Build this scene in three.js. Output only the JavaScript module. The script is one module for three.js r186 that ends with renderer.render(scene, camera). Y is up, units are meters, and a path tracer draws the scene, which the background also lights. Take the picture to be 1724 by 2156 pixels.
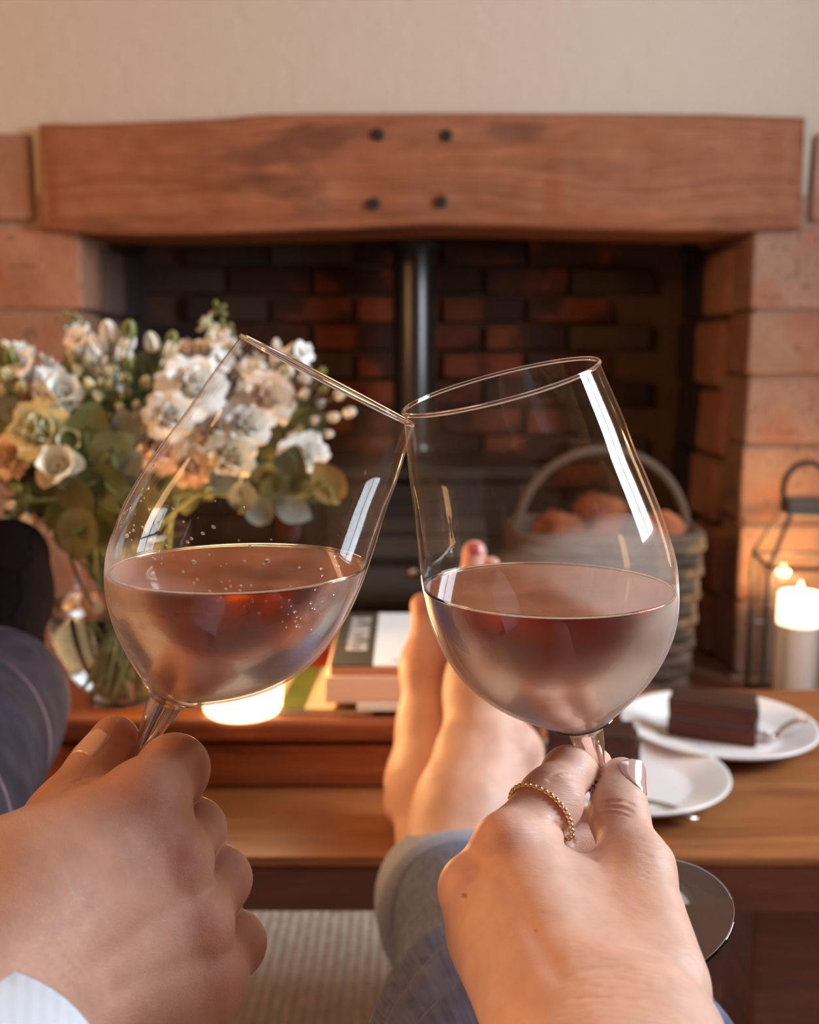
import * as THREE from 'three';
import { RoundedBoxGeometry } from 'three/addons/geometries/RoundedBoxGeometry.js';
import { mergeGeometries, mergeVertices, toCreasedNormals } from 'three/addons/utils/BufferGeometryUtils.js';
import { RectAreaLightUniformsLib } from 'three/addons/lights/RectAreaLightUniformsLib.js';

// ---------------------------------------------------------------- camera, sky, large lights, exposure
const FW = 1724, FH = 2156, FPX = 2210, PITCH = 8.9 * Math.PI / 180, EYE = [0, 0.87, 0];
const scene = new THREE.Scene();
scene.background = new THREE.Color(0.62, 0.72, 0.85);
const camera = new THREE.PerspectiveCamera(2 * Math.atan(FH / 2 / FPX) * 180 / Math.PI, FW / FH, 0.02, 30);
camera.position.set(...EYE);
camera.rotation.x = -PITCH;
camera.focus = 0.352;
camera.userData.fStop = 11;
const renderer = new THREE.WebGLRenderer({ antialias: true });
renderer.toneMapping = THREE.LinearToneMapping;
renderer.toneMappingExposure = 1.0;
renderer.shadowMap.enabled = true;
RectAreaLightUniformsLib.init();
const ROOM = { x0: -2.1, x1: 1.55, z0: -2.2, z1: 1.6, h: 2.4 };
const WIN = { z0: -1.14, z1: -0.40, y0: 0.95, y1: 2.05 };          // daylight opening in the right-hand wall
const daylight = new THREE.RectAreaLight(new THREE.Color(0.84, 0.95, 1.07), 32, WIN.z1 - WIN.z0, WIN.y1 - WIN.y0);
daylight.name = 'window_daylight';
daylight.position.set(ROOM.x1 + 0.16, (WIN.y0 + WIN.y1) / 2, (WIN.z0 + WIN.z1) / 2);
daylight.lookAt(0, (WIN.y0 + WIN.y1) / 2, (WIN.z0 + WIN.z1) / 2);
scene.add(daylight);
const LAMP_POWER = 3.1, TUMBLER_POWER = 0.2, FLAME_POWER = 0.34;   // candela of the lamp and the two candles
const WARM = new THREE.Color(1.0, 0.50, 0.19), FLAME = new THREE.Color(1.0, 0.55, 0.22);

// ---------------------------------------------------------------- helpers
const V = (x, y, z) => new THREE.Vector3(x, y, z);
const cosP = Math.cos(PITCH), sinP = Math.sin(PITCH);
function P(px, py, d) {                                              // a point seen at a pixel, at a distance d along the optical axis
  const x = (px - FW / 2) / FPX * d, y = -(py - FH / 2) / FPX * d;
  return V(EYE[0] + x, EYE[1] + y * cosP - d * sinP, EYE[2] - y * sinP - d * cosP);
}
const onZ = (px, py, z) => { const a = P(px, py, 1).sub(V(...EYE)); return V(...EYE).addScaledVector(a, (z - EYE[2]) / a.z); };
const onY = (px, py, y) => { const a = P(px, py, 1).sub(V(...EYE)); return V(...EYE).addScaledVector(a, (y - EYE[1]) / a.y); };
let seed = 7;
const rnd = () => { seed = (seed * 1664525 + 1013904223) >>> 0; return seed / 4294967296; };
const rr = (a, b) => a + (b - a) * rnd();
const clamp = (x, a = 0, b = 1) => Math.min(b, Math.max(a, x));
const lerp = (a, b, t) => a + (b - a) * t;
const sstep = (a, b, x) => { const t = clamp((x - a) / (b - a)); return t * t * (3 - 2 * t); };
const hash = (x, y, s) => { let h = (x * 374761393 + y * 668265263 + s * 2147483647) | 0; h = Math.imul(h ^ (h >>> 13), 1274126177); return ((h ^ (h >>> 16)) >>> 0) / 4294967296; };
function vn(x, y, per, s) {                                          // value noise that repeats after per cells
  const xi = Math.floor(x), yi = Math.floor(y), fx = x - xi, fy = y - yi, m = (k) => ((k % per) + per) % per;
  const u = fx * fx * (3 - 2 * fx), v = fy * fy * (3 - 2 * fy);
  return lerp(lerp(hash(m(xi), m(yi), s), hash(m(xi + 1), m(yi), s), u), lerp(hash(m(xi), m(yi + 1), s), hash(m(xi + 1), m(yi + 1), s), u), v);
}
function fbm(u, v, per, s, oct = 4) { let a = 0.5, t = 0, n = 0; for (let i = 0; i < oct; i++) { t += a * vn(u * per, v * per, per, s + i); n += a; a *= 0.5; per *= 2; } return t / n; }
const h3 = (x, y, z) => { let h = (x * 374761393 + y * 668265263 + z * 1440662683) | 0; h = Math.imul(h ^ (h >>> 13), 1274126177); return ((h ^ (h >>> 16)) >>> 0) / 4294967296; };
function n3(x, y, z) {
  const xi = Math.floor(x), yi = Math.floor(y), zi = Math.floor(z), s = (t) => t * t * (3 - 2 * t), fx = s(x - xi), fy = s(y - yi), fz = s(z - zi);
  const L = (a, b, t) => a + (b - a) * t;
  return L(L(L(h3(xi, yi, zi), h3(xi + 1, yi, zi), fx), L(h3(xi, yi + 1, zi), h3(xi + 1, yi + 1, zi), fx), fy), L(L(h3(xi, yi, zi + 1), h3(xi + 1, yi, zi + 1), fx), L(h3(xi, yi + 1, zi + 1), h3(xi + 1, yi + 1, zi + 1), fx), fy), fz);
}
function tex(w, h, fn, srgb = true, rep = [1, 1]) {                  // fn(u, v) gives [r, g, b] or one number, 0..1
  const data = new Uint8Array(w * h * 4);
  for (let y = 0; y < h; y++) for (let x = 0; x < w; x++) {
    const c = fn((x + 0.5) / w, (y + 0.5) / h), o = (y * w + x) * 4;
    for (let k = 0; k < 3; k++) data[o + k] = clamp(typeof c === 'number' ? c : c[k]) * 255;
    data[o + 3] = 255;
  }
  const t = new THREE.DataTexture(data, w, h);
  t.wrapS = t.wrapT = THREE.RepeatWrapping; t.magFilter = THREE.LinearFilter; t.minFilter = THREE.LinearMipmapLinearFilter; t.generateMipmaps = true;
  if (srgb) t.colorSpace = THREE.SRGBColorSpace;
  t.repeat.set(...rep); t.needsUpdate = true;
  return t;
}
const mix3 = (a, b, t) => [lerp(a[0], b[0], t), lerp(a[1], b[1], t), lerp(a[2], b[2], t)];
const rgb = (r, g, b) => [r / 255, g / 255, b / 255];
const std = (o) => new THREE.MeshStandardMaterial({ roughness: 0.7, ...o });
const phy = (o) => new THREE.MeshPhysicalMaterial({ roughness: 0.5, ...o });
const lin = (r, g, b) => new THREE.Color().setRGB(r, g, b);

const taken = {};
function numbered(name) { const n = taken[name] = (taken[name] ?? -1) + 1; return n ? name + '_' + String(n).padStart(3, '0') : name; }
function part(parent, name, geo, m, pos, rot) {
  const o = new THREE.Mesh(geo, m); o.name = numbered(name); o.castShadow = o.receiveShadow = true;
  if (pos) o.position.copy(pos.isVector3 ? pos : V(...pos));
  if (rot) o.rotation.set(...rot);
  parent.add(o); return o;
}
function thing(name, label, category, pos, group) {
  const o = new THREE.Group(); o.name = numbered(name); o.userData = { label, category };
  if (group) o.userData.group = group;
  if (pos) o.position.copy(pos.isVector3 ? pos : V(...pos));
  scene.add(o); return o;
}
function struct(name, pos) { const o = new THREE.Group(); o.name = numbered(name); o.userData = { kind: 'structure' }; if (pos) o.position.copy(pos); scene.add(o); return o; }
function uvBox(g, s = 1, ox = 0, oy = 0) {                           // uv in metres from the face's main direction
  const p = g.attributes.position, n = g.attributes.normal, uv = new Float32Array(p.count * 2);
  for (let i = 0; i < p.count; i++) {
    const ax = Math.abs(n.getX(i)), ay = Math.abs(n.getY(i)), az = Math.abs(n.getZ(i)), x = p.getX(i), y = p.getY(i), z = p.getZ(i);
    const c = az >= ax && az >= ay ? [x, y] : ay >= ax ? [x, z] : [z, y];
    uv[i * 2] = c[0] * s + ox; uv[i * 2 + 1] = c[1] * s + oy;
  }
  g.setAttribute('uv', new THREE.BufferAttribute(uv, 2)); return g;
}
const box = (w, h, d, r = 0.003, s = 1) => uvBox(new RoundedBoxGeometry(w, h, d, 2, Math.min(r, w / 2.01, h / 2.01, d / 2.01)), s, rnd() * 3, rnd() * 3);
function boxAt(parent, name, x0, x1, y0, y1, z0, z1, m, r = 0.003) { return part(parent, name, box(x1 - x0, y1 - y0, z1 - z0, r), m, [(x0 + x1) / 2, (y0 + y1) / 2, (z0 + z1) / 2]); }
const lathe = (pts, seg = 48) => new THREE.LatheGeometry(pts.map(([r, y]) => new THREE.Vector2(r, y)), seg);
const tube = (pts, r, seg = 24, rad = 8) => new THREE.TubeGeometry(new THREE.CatmullRomCurve3(pts), seg, r, rad, false);
function grid(nu, nv, fn) {                                          // a surface from fn(u, v) -> Vector3
  const pos = [], uv = [], idx = [];
  for (let j = 0; j <= nv; j++) for (let i = 0; i <= nu; i++) { const q = fn(i / nu, j / nv); pos.push(q.x, q.y, q.z); uv.push(i / nu, j / nv); }
  for (let j = 0; j < nv; j++) for (let i = 0; i < nu; i++) { const a = j * (nu + 1) + i, b = a + 1, c = a + nu + 1, d = c + 1; idx.push(a, b, d, a, d, c); }
  const g = new THREE.BufferGeometry();
  g.setAttribute('position', new THREE.Float32BufferAttribute(pos, 3)); g.setAttribute('uv', new THREE.Float32BufferAttribute(uv, 2)); g.setIndex(idx); g.computeVertexNormals();
  return g;
}
function roughen(g, amp, freq, s = 0) {                              // hewn or weathered faces: real relief on the vertices
  g = mergeVertices(g.clone().deleteAttribute('uv').deleteAttribute('normal'), 1e-5); g.computeVertexNormals();
  const p = g.attributes.position, n = g.attributes.normal;
  for (let i = 0; i < p.count; i++) {
    const x = p.getX(i), y = p.getY(i), z = p.getZ(i), d = (n3(x * freq + s, y * freq + 9, z * freq) + 0.5 * n3(x * freq * 2.3, y * freq * 2.3 + s, z * freq * 2.3) - 0.75) * amp;
    p.setXYZ(i, x + n.getX(i) * d, y + n.getY(i) * d, z + n.getZ(i) * d);
  }
  g.computeVertexNormals(); return g;
}

// ---- a body as a field of tapered bones joined by a smooth minimum, meshed with surface nets
const smin = (a, b, k) => { const h = Math.max(k - Math.abs(a - b), 0) / k; return Math.min(a, b) - h * h * k * 0.25; };
function bone(a, b, ra, rb) {
  const ax = a.x, ay = a.y, az = a.z, dx = b.x - ax, dy = b.y - ay, dz = b.z - az, L = Math.max(dx * dx + dy * dy + dz * dz, 1e-12), dr = rb - ra;
  return (x, y, z) => {
    const px = x - ax, py = y - ay, pz = z - az; let t = (px * dx + py * dy + pz * dz) / L; t = t < 0 ? 0 : t > 1 ? 1 : t;
    const qx = px - t * dx, qy = py - t * dy, qz = pz - t * dz;
    return Math.sqrt(qx * qx + qy * qy + qz * qz) - ra - dr * t;
  };
}
const ball = (c, r) => (x, y, z) => Math.hypot(x - c.x, y - c.y, z - c.z) - r;
const join = (list, k) => (x, y, z) => { let d = list[0](x, y, z); for (let i = 1; i < list.length; i++) d = smin(d, list[i](x, y, z), k); return d; };
function meshField(f, lo, hi, h) {
  const B = 4, n = [0, 1, 2].map((k) => Math.ceil((hi.getComponent(k) - lo.getComponent(k)) / h / B) * B + 1), [nx, ny, nz] = n, F = new Float32Array(nx * ny * nz).fill(1);
  const far = h * B * 0.87 * 1.35 + h;
  for (let k = 0; k < nz; k += B) for (let j = 0; j < ny; j += B) for (let i = 0; i < nx; i += B) {
    const c = f(lo.x + (i + B / 2) * h, lo.y + (j + B / 2) * h, lo.z + (k + B / 2) * h), skip = Math.abs(c) > far;
    for (let kk = k; kk < Math.min(k + B, nz); kk++) for (let jj = j; jj < Math.min(j + B, ny); jj++) for (let ii = i; ii < Math.min(i + B, nx); ii++)
      F[(kk * ny + jj) * nx + ii] = skip ? c : f(lo.x + ii * h, lo.y + jj * h, lo.z + kk * h);
  }
  const id = new Int32Array(nx * ny * nz).fill(-1), pos = [], idx = [], at = (i, j, k) => (k * ny + j) * nx + i;
  const C = [0, 1, nx, nx + 1, nx * ny, nx * ny + 1, nx * ny + nx, nx * ny + nx + 1], E = [[0, 1], [2, 3], [4, 5], [6, 7], [0, 2], [1, 3], [4, 6], [5, 7], [0, 4], [1, 5], [2, 6], [3, 7]];
  for (let k = 0; k < nz - 1; k++) for (let j = 0; j < ny - 1; j++) for (let i = 0; i < nx - 1; i++) {
    const o = at(i, j, k); let m = 0;
    for (let c = 0; c < 8; c++) if (F[o + C[c]] < 0) m |= 1 << c;
    if (m === 0 || m === 255) continue;
    let x = 0, y = 0, z = 0, q = 0;
    for (const [a, b] of E) {
      const fa = F[o + C[a]], fb = F[o + C[b]];
      if ((fa < 0) === (fb < 0)) continue;
      const t = fa / (fa - fb); q++;
      x += (a & 1) + t * ((b & 1) - (a & 1)); y += ((a >> 1) & 1) + t * (((b >> 1) & 1) - ((a >> 1) & 1)); z += (a >> 2) + t * ((b >> 2) - (a >> 2));
    }
    id[o] = pos.length / 3; pos.push(lo.x + (i + x / q) * h, lo.y + (j + y / q) * h, lo.z + (k + z / q) * h);
  }
  const quad = (a, b, c, d, flip) => { if (a < 0 || b < 0 || c < 0 || d < 0) return; flip ? idx.push(a, c, b, a, d, c) : idx.push(a, b, c, a, c, d); };
  for (let k = 1; k < nz - 1; k++) for (let j = 1; j < ny - 1; j++) for (let i = 1; i < nx - 1; i++) {
    const o = at(i, j, k), s = F[o] < 0;
    if (s !== F[o + 1] < 0) quad(id[at(i, j - 1, k - 1)], id[at(i, j, k - 1)], id[o], id[at(i, j - 1, k)], !s);
    if (s !== F[o + nx] < 0) quad(id[at(i - 1, j, k - 1)], id[at(i - 1, j, k)], id[o], id[at(i, j, k - 1)], !s);
    if (s !== F[o + nx * ny] < 0) quad(id[at(i - 1, j - 1, k)], id[at(i, j - 1, k)], id[o], id[at(i - 1, j, k)], !s);
  }
  const N = new Float32Array(pos.length), e = h * 0.35;
  for (let v = 0; v < pos.length; v += 3) {
    let gx, gy, gz;
    for (let it = 0; it < 2; it++) {
      const x = pos[v], y = pos[v + 1], z = pos[v + 2];
      gx = f(x + e, y, z) - f(x - e, y, z); gy = f(x, y + e, z) - f(x, y - e, z); gz = f(x, y, z + e) - f(x, y, z - e);
      const l = Math.hypot(gx, gy, gz) || 1; gx /= l; gy /= l; gz /= l;
      if (it === 0) { const d = clamp(f(x, y, z), -h * 0.5, h * 0.5); pos[v] -= gx * d; pos[v + 1] -= gy * d; pos[v + 2] -= gz * d; }
    }
    N[v] = gx; N[v + 1] = gy; N[v + 2] = gz;
  }
  const g = new THREE.BufferGeometry();
  g.setAttribute('position', new THREE.Float32BufferAttribute(pos, 3)); g.setAttribute('normal', new THREE.BufferAttribute(N, 3)); g.setIndex(idx);
  return g;
}
function march(f, from, to) {                                        // where a line from FROM towards TO first meets the field
  const d = to.clone().sub(from), L = d.length(); d.divideScalar(L); let t = 0;
  for (let i = 0; i < 200 && t < L; i++) { const q = f(from.x + d.x * t, from.y + d.y * t, from.z + d.z * t); if (q < 1e-5) break; t += Math.max(q * 0.7, 2e-5); }
  return from.clone().addScaledVector(d, t);
}
const grad = (f, q, e = 4e-4) => V(f(q.x + e, q.y, q.z) - f(q.x - e, q.y, q.z), f(q.x, q.y + e, q.z) - f(q.x, q.y - e, q.z), f(q.x, q.y, q.z + e) - f(q.x, q.y, q.z - e)).normalize();

// ---------------------------------------------------------------- textures and materials
function woodTex(dark, mid, light, s, o = {}) {                      // grain runs along u
  const { gu = 3, gv = 26, knots = 0.5 } = o;
  return tex(1024, 512, (u, v) => {
    const warp = fbm(u, v, 4, s + 20) * 0.16, q = v + warp, a = vn(u * gu, q * gv * 2, gv * 2, s), b = vn(u * gu * 3, q * gv * 8, gv * 8, s + 3), c = fbm(u, v, 5, s + 7), f = vn(u * 60, v * 256, 256, s + 9);
    let t = clamp(a * 0.4 + b * 0.25 + c * 0.55 - 0.1);
    let k = t < 0.5 ? mix3(dark, mid, t * 2) : mix3(mid, light, t * 2 - 1);
    k = mix3(k, dark, sstep(0.62, 0.8, fbm(u, v, 6, s + 40)) * knots);
    return k.map((x) => x * (0.93 + 0.12 * f));
  });
}
const fineNoise = tex(512, 512, (u, v) => fbm(u, v, 16, 51, 5), false);
const grainBump = tex(512, 512, (u, v) => 0.5 * vn(u * 6, v * 90, 90, 61) + 0.3 * vn(u * 20, v * 240, 240, 62) + 0.2 * fbm(u, v, 8, 63), false);
const rep = (t, x, y) => { const c = t.clone(); c.repeat.set(x, y); c.needsUpdate = true; return c; };

const M = {};
M.plaster = std({ color: lin(0.49, 0.43, 0.365), roughness: 0.92, bumpMap: rep(fineNoise, 3, 3), bumpScale: 0.002 });
M.fillTintWall = std({ color: lin(0.26, 0.15, 0.095), roughness: 0.9, bumpMap: rep(fineNoise, 3, 3), bumpScale: 0.002 });  // unseen walls given a dark warm brown to cut and tint the fill light
M.ceiling = std({ color: lin(0.5, 0.42, 0.34), roughness: 0.95 });
M.beam = std({ map: rep(woodTex(rgb(96, 56, 34), rgb(138, 84, 54), rgb(160, 106, 74), 3, { knots: 0.75 }), 0.8, 2.2), bumpMap: rep(grainBump, 1.5, 3), bumpScale: 0.004, roughness: 0.72 });
M.boxWood = std({ map: rep(woodTex(rgb(92, 44, 22), rgb(140, 74, 38), rgb(176, 104, 60), 11, { knots: 0.3 }), 1.2, 3.4), bumpMap: rep(grainBump, 2, 4), bumpScale: 0.0006, roughness: 0.42 });
M.table = phy({ map: rep(woodTex(rgb(98, 54, 27), rgb(138, 84, 44), rgb(166, 113, 65), 17, { knots: 0.12, gv: 18 }), 1.1, 2.2), bumpMap: rep(grainBump, 2, 4), bumpScale: 0.0006, roughness: 0.42 });
M.tableDark = std({ map: rep(woodTex(rgb(58, 24, 14), rgb(96, 44, 24), rgb(120, 60, 34), 23, { knots: 0.3 }), 1.1, 2.6), roughness: 0.5 });
const stoneTex = tex(1024, 1024, (u, v) => { const a = fbm(u, v, 6, 71, 5), b = fbm(u, v, 40, 72, 3), c = fbm(u, v, 9, 75, 4); let k = mix3(rgb(140, 104, 84), rgb(196, 164, 144), a * 0.7 + b * 0.4); k = mix3(k, rgb(172, 110, 80), sstep(0.55, 0.75, c) * 0.55); return mix3(k, rgb(96, 74, 64), sstep(0.66, 0.8, b) * 0.45); });
const stoneBump = tex(512, 512, (u, v) => 0.6 * fbm(u, v, 7, 77, 5) + 0.4 * fbm(u, v, 40, 78, 3), false);
const stoneM = [[1, 1, 1], [0.9, 0.84, 0.8], [1.08, 1.0, 0.97], [0.96, 0.93, 0.95]].map((c, i) => { const m = rep(stoneTex, 1.3, 1.3); m.offset.set(i * 0.27, i * 0.41); return std({ color: lin(...c.map((x) => x * 0.8)), map: m, bumpMap: rep(stoneBump, 3, 3), bumpScale: 0.006, roughness: 0.9 }); });
const stoneWarmLit = stoneM.map((m) => { const c = m.clone(); c.color.multiply(lin(0.96, 0.84, 0.74)); return c; });  // browner copies: the warm light of the left side put into the colour
M.greyStone = stoneM[1].clone(); M.greyStone.color.multiply(lin(0.42, 0.45, 0.47));
M.mortar = std({ color: lin(0.30, 0.2, 0.145), roughness: 0.95, bumpMap: rep(fineNoise, 5, 5), bumpScale: 0.004 });
M.sootMortar = std({ color: lin(0.10, 0.052, 0.032), roughness: 0.95, bumpMap: rep(fineNoise, 6, 6), bumpScale: 0.004 });
const brickTex = tex(1024, 1024, (u, v) => { const a = fbm(u, v, 9, 81, 4), b = fbm(u, v, 48, 82, 3), c = fbm(u, v, 5, 83, 5); let k = mix3(rgb(96, 46, 26), rgb(150, 82, 50), a * 0.8 + b * 0.3); return mix3(k, rgb(44, 26, 19), sstep(0.42, 0.62, c) * 0.8); });
const brickM = [[0.68, 0.6, 0.56], [0.6, 0.54, 0.52], [0.76, 0.66, 0.62], [0.5, 0.43, 0.4]].map((c, i) => { const m = rep(brickTex, 1.4, 1.4); m.offset.set(i * 0.31, i * 0.17); return std({ color: lin(...c), map: m, bumpMap: rep(stoneBump, 4, 4), bumpScale: 0.006, roughness: 0.93 }); });
const sootM = [0.5, 0.8, 1.2].map((k, i) => std({ color: lin(0.045 * k, 0.03 * k, 0.022 * k), roughness: 0.9, bumpMap: rep(stoneBump, 3 + i, 3), bumpScale: 0.006 }));
M.iron = std({ color: lin(0.018, 0.016, 0.015), roughness: 0.42, metalness: 0.3, bumpMap: rep(fineNoise, 12, 12), bumpScale: 0.0006 });
M.pipe = phy({ color: lin(0.03, 0.028, 0.027), roughness: 0.28, metalness: 0.5, clearcoat: 0.4, clearcoatRoughness: 0.25 });
M.steel = std({ color: lin(0.62, 0.6, 0.57), roughness: 0.22, metalness: 1 });
M.darkGlass = phy({ color: lin(0.01, 0.01, 0.01), roughness: 0.08, clearcoat: 1 });
M.carpet = std({ map: tex(512, 512, (u, v) => { const rib = 0.5 + 0.5 * Math.cos(u * 2 * Math.PI * 16), k = 0.78 + 0.11 * rib + 0.2 * (fbm(u, v, 64, 91, 2) - 0.5); return [1.02 * k, 0.97 * k, 0.9 * k]; }, true, [4, 4]), bumpMap: tex(512, 512, (u, v) => 0.4 * (0.5 + 0.5 * Math.cos(u * 2 * Math.PI * 16)) + 0.6 * vn(u * 16, v * 128, 128, 92), false, [4, 4]), bumpScale: 0.006, roughness: 1 });
M.hearth = std({ map: rep(stoneTex, 0.9, 0.9), color: lin(0.55, 0.42, 0.34), bumpMap: rep(stoneBump, 2, 2), bumpScale: 0.004, roughness: 0.85 });
M.whitePaint = std({ color: lin(0.8, 0.79, 0.76), roughness: 0.45 });
M.pane = phy({ color: 0xffffff, roughness: 0.02, transmission: 1, thickness: 0, ior: 1.5 });

// ---------------------------------------------------------------- the room
{
  const { x0, x1, z0, z1, h } = ROOM, T = 0.15;
  const fl = struct('floor'); boxAt(fl, 'carpet', x0 - T, x1 + T, -0.12, 0, z0 - 0.9, z1 + T, M.carpet, 0.001);
  const ce = struct('ceiling'); boxAt(ce, 'ceiling_panel', x0 - T, x1 + T, h, h + 0.12, z0 - 0.9, z1 + T, M.ceiling, 0.001);
  const wl = struct('wall_left'); boxAt(wl, 'plaster', x0 - T, x0, 0, h, z0, z1, M.fillTintWall, 0.001);
  const wf = struct('wall_front'); boxAt(wf, 'plaster', x0 - T, x1 + T, 0, h, z1, z1 + T, M.fillTintWall, 0.001);
  const wr = struct('wall_right');
  boxAt(wr, 'plaster', x1, x1 + T, 0, WIN.y0, z0, z1, M.plaster, 0.001); boxAt(wr, 'plaster', x1, x1 + T, WIN.y1, h, z0, z1, M.plaster, 0.001);
  boxAt(wr, 'plaster', x1, x1 + T, WIN.y0, WIN.y1, z0, WIN.z0, M.plaster, 0.001); boxAt(wr, 'plaster', x1, x1 + T, WIN.y0, WIN.y1, WIN.z1, z1, M.plaster, 0.001);
  const wi = struct('window_1'), f = 0.035, xf0 = x1 + 0.05, xf1 = x1 + 0.09, zc = (WIN.z0 + WIN.z1) / 2, ym = lerp(WIN.y0, WIN.y1, 0.66);
  boxAt(wi, 'window_frame', xf0, xf1, WIN.y0, WIN.y1, WIN.z0, WIN.z0 + f, M.whitePaint); boxAt(wi, 'window_frame', xf0, xf1, WIN.y0, WIN.y1, WIN.z1 - f, WIN.z1, M.whitePaint);
  boxAt(wi, 'window_frame', xf0, xf1, WIN.y0, WIN.y0 + f, WIN.z0 + f, WIN.z1 - f, M.whitePaint); boxAt(wi, 'window_frame', xf0, xf1, WIN.y1 - f, WIN.y1, WIN.z0 + f, WIN.z1 - f, M.whitePaint);
  boxAt(wi, 'glazing_bar', xf0, xf1, WIN.y0 + f, WIN.y1 - f, zc - 0.014, zc + 0.014, M.whitePaint);
  for (const [a, b] of [[WIN.z0 + f, zc - 0.014], [zc + 0.014, WIN.z1 - f]]) {
    boxAt(wi, 'glazing_bar', xf0, xf1, ym - 0.014, ym + 0.014, a, b, M.whitePaint);
    for (const [c, d] of [[WIN.y0 + f, ym - 0.014], [ym + 0.014, WIN.y1 - f]]) part(wi, 'pane', grid(1, 1, (u, v) => V(0, lerp(c, d, v), lerp(a, b, u))), M.pane, [x1 + 0.07, 0, 0]);
  }
  boxAt(wi, 'window_sill', x1 - 0.08, x1 + 0.05, WIN.y0 - 0.03, WIN.y0, WIN.z0 - 0.04, WIN.z1 + 0.04, M.whitePaint, 0.008);
}

// ---------------------------------------------------------------- chimney breast, stone jambs, brick recess
const ZW = ROOM.z0, ZB = -2.72, XL = onZ(170, 600, ZW).x, XR = onZ(1578, 600, ZW).x, YB0 = onZ(862, 476, ZW).y, YB1 = onZ(862, 246, ZW).y;
const HEARTH = 0.16, SH = onZ(62, 269, ZW + 0.02).y;
{
  const T = 0.12, w = struct('wall_back'), { x0, x1, h } = ROOM;
  boxAt(w, 'plaster', x0 - 0.15, x1 + 0.15, YB0 + 0.05, h, ZW - T, ZW, M.plaster, 0.001);
  boxAt(w, 'mortar_bed', x0 - 0.15, XL - 0.015, 0, YB0 + 0.06, ZW - T, ZW + 0.004, M.mortar, 0.001);
  boxAt(w, 'mortar_bed', XR + 0.015, x1 + 0.15, 0, YB0 + 0.06, ZW - T, ZW + 0.004, M.mortar, 0.001);
  // dressed stones of the two jambs, course by course: the inner one turns the corner into the recess
  const rows = [0.0, 0.17, 0.335, 0.5, onZ(1600, 1095, ZW).y, onZ(1600, 935, ZW).y, onZ(1600, 790, ZW).y, onZ(1600, 655, ZW).y, YB0 - 0.004];
  const g = 0.003;
  for (const side of [-1, 1]) {
    const edge = side < 0 ? XL : XR;
    rows.slice(0, -1).forEach((y0, i) => {
      const y1 = rows[i + 1], cuts = [0, i % 2 ? 0.20 : 0.34];
      while (cuts[cuts.length - 1] < 0.62) cuts.push(cuts[cuts.length - 1] + [0.26, 0.34, 0.3][(i + cuts.length) % 3]);
      for (let k = 0; k < cuts.length - 1; k++) {
        const deep = k === 0 ? (i % 2 ? 0.2 : 0.13) : 0.03, jut = rr(0.009, 0.014);
        const a = edge + side * (cuts[k] + (k ? g : rr(-0.006, 0.004))), b = edge + side * (cuts[k + 1] - g);
        const s = roughen(new RoundedBoxGeometry(Math.abs(b - a), y1 - y0 - 2 * g, deep + jut, 3, 0.008), 0.008, 14, i * 3 + k);
        part(w, 'stone', uvBox(s, 1, rnd() * 4, rnd() * 4), (side < 0 ? stoneWarmLit : stoneM)[(i * 2 + k + (side > 0 ? 1 : 0)) % 4], [(a + b) / 2, (y0 + y1) / 2, ZW + jut - (deep + jut) / 2]);
      }
    });
    // stones beside the beam ends
    const be = side < 0 ? onZ(84, 380, ZW).x : onZ(1694, 380, ZW).x;
    let x = be + side * 0.004;
    for (const wd of [0.24, 0.3]) {
      const s = roughen(new RoundedBoxGeometry(wd - 0.01, SH - YB0 - 0.012, 0.05, 3, 0.012), 0.009, 14, wd * 50);
      part(w, 'stone', uvBox(s, 1, rnd() * 4, rnd() * 4), side < 0 ? stoneWarmLit[1] : stoneM[3], [x + side * wd / 2, (SH + YB0) / 2, ZW - 0.01]); x += side * wd;
    }
  }
  // recess: back and side brickwork and the throat above
  const r = struct('wall_recess');
  boxAt(r, 'mortar_bed', XL - 0.3, XR + 0.3, HEARTH, YB0 + 0.3, ZB - 0.1, ZB, M.sootMortar, 0.001);
  boxAt(r, 'mortar_bed', XL - 0.14, XL - 0.012, HEARTH, YB0 + 0.3, ZB, ZW - 0.121, M.sootMortar, 0.001);
  boxAt(r, 'mortar_bed', XR + 0.012, XR + 0.14, HEARTH, YB0 + 0.3, ZB, ZW - 0.121, M.sootMortar, 0.001);
  boxAt(r, 'throat', XL - 0.14, XR + 0.14, YB0 + 0.02, YB0 + 0.12, ZB, ZW - 0.121, sootM[0], 0.001);
  const bw = 0.215, bh = 0.07, mj = 0.01, vars = [0, 1, 2].map((k) => uvBox(roughen(new RoundedBoxGeometry(bw - mj, bh - mj, 0.05, 2, 0.008), 0.007, 22, k * 5), 1, k * 0.7, k * 0.4));
  for (let j = 0; HEARTH + j * bh < YB0; j++) for (let i = -1; XL + i * bw < XR + 0.1; i++) {
    const x = XL + (i + (j % 2) * 0.5 + 0.5) * bw, y = HEARTH + (j + 0.5) * bh;
    if (x + bw / 2 > XR + 0.02 || x - bw / 2 < XL - 0.06) continue;
    const px = (x - XL) / (XR - XL), up = (y - 0.75) / 0.35, soot = (px < 0.22 ? 0.85 : px < 0.33 ? 0.45 : px > 0.84 ? 0.75 : 0.02) + (up > 0.85 ? 0.35 : 0) + rr(-0.2, 0.2);
    const m = soot > 0.6 ? sootM[Math.floor(rnd() * 3)] : soot > 0.4 ? brickM[3] : brickM[[0, 1, 1, 0, 2][Math.floor(rnd() * 5)]];
    part(r, 'brick', vars[(i + j * 2 + 9) % 3], m, [x, y, ZB + 0.012 + rr(-0.004, 0.006)], [0, rr(-0.015, 0.015), rr(-0.008, 0.008)]);
  }
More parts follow.
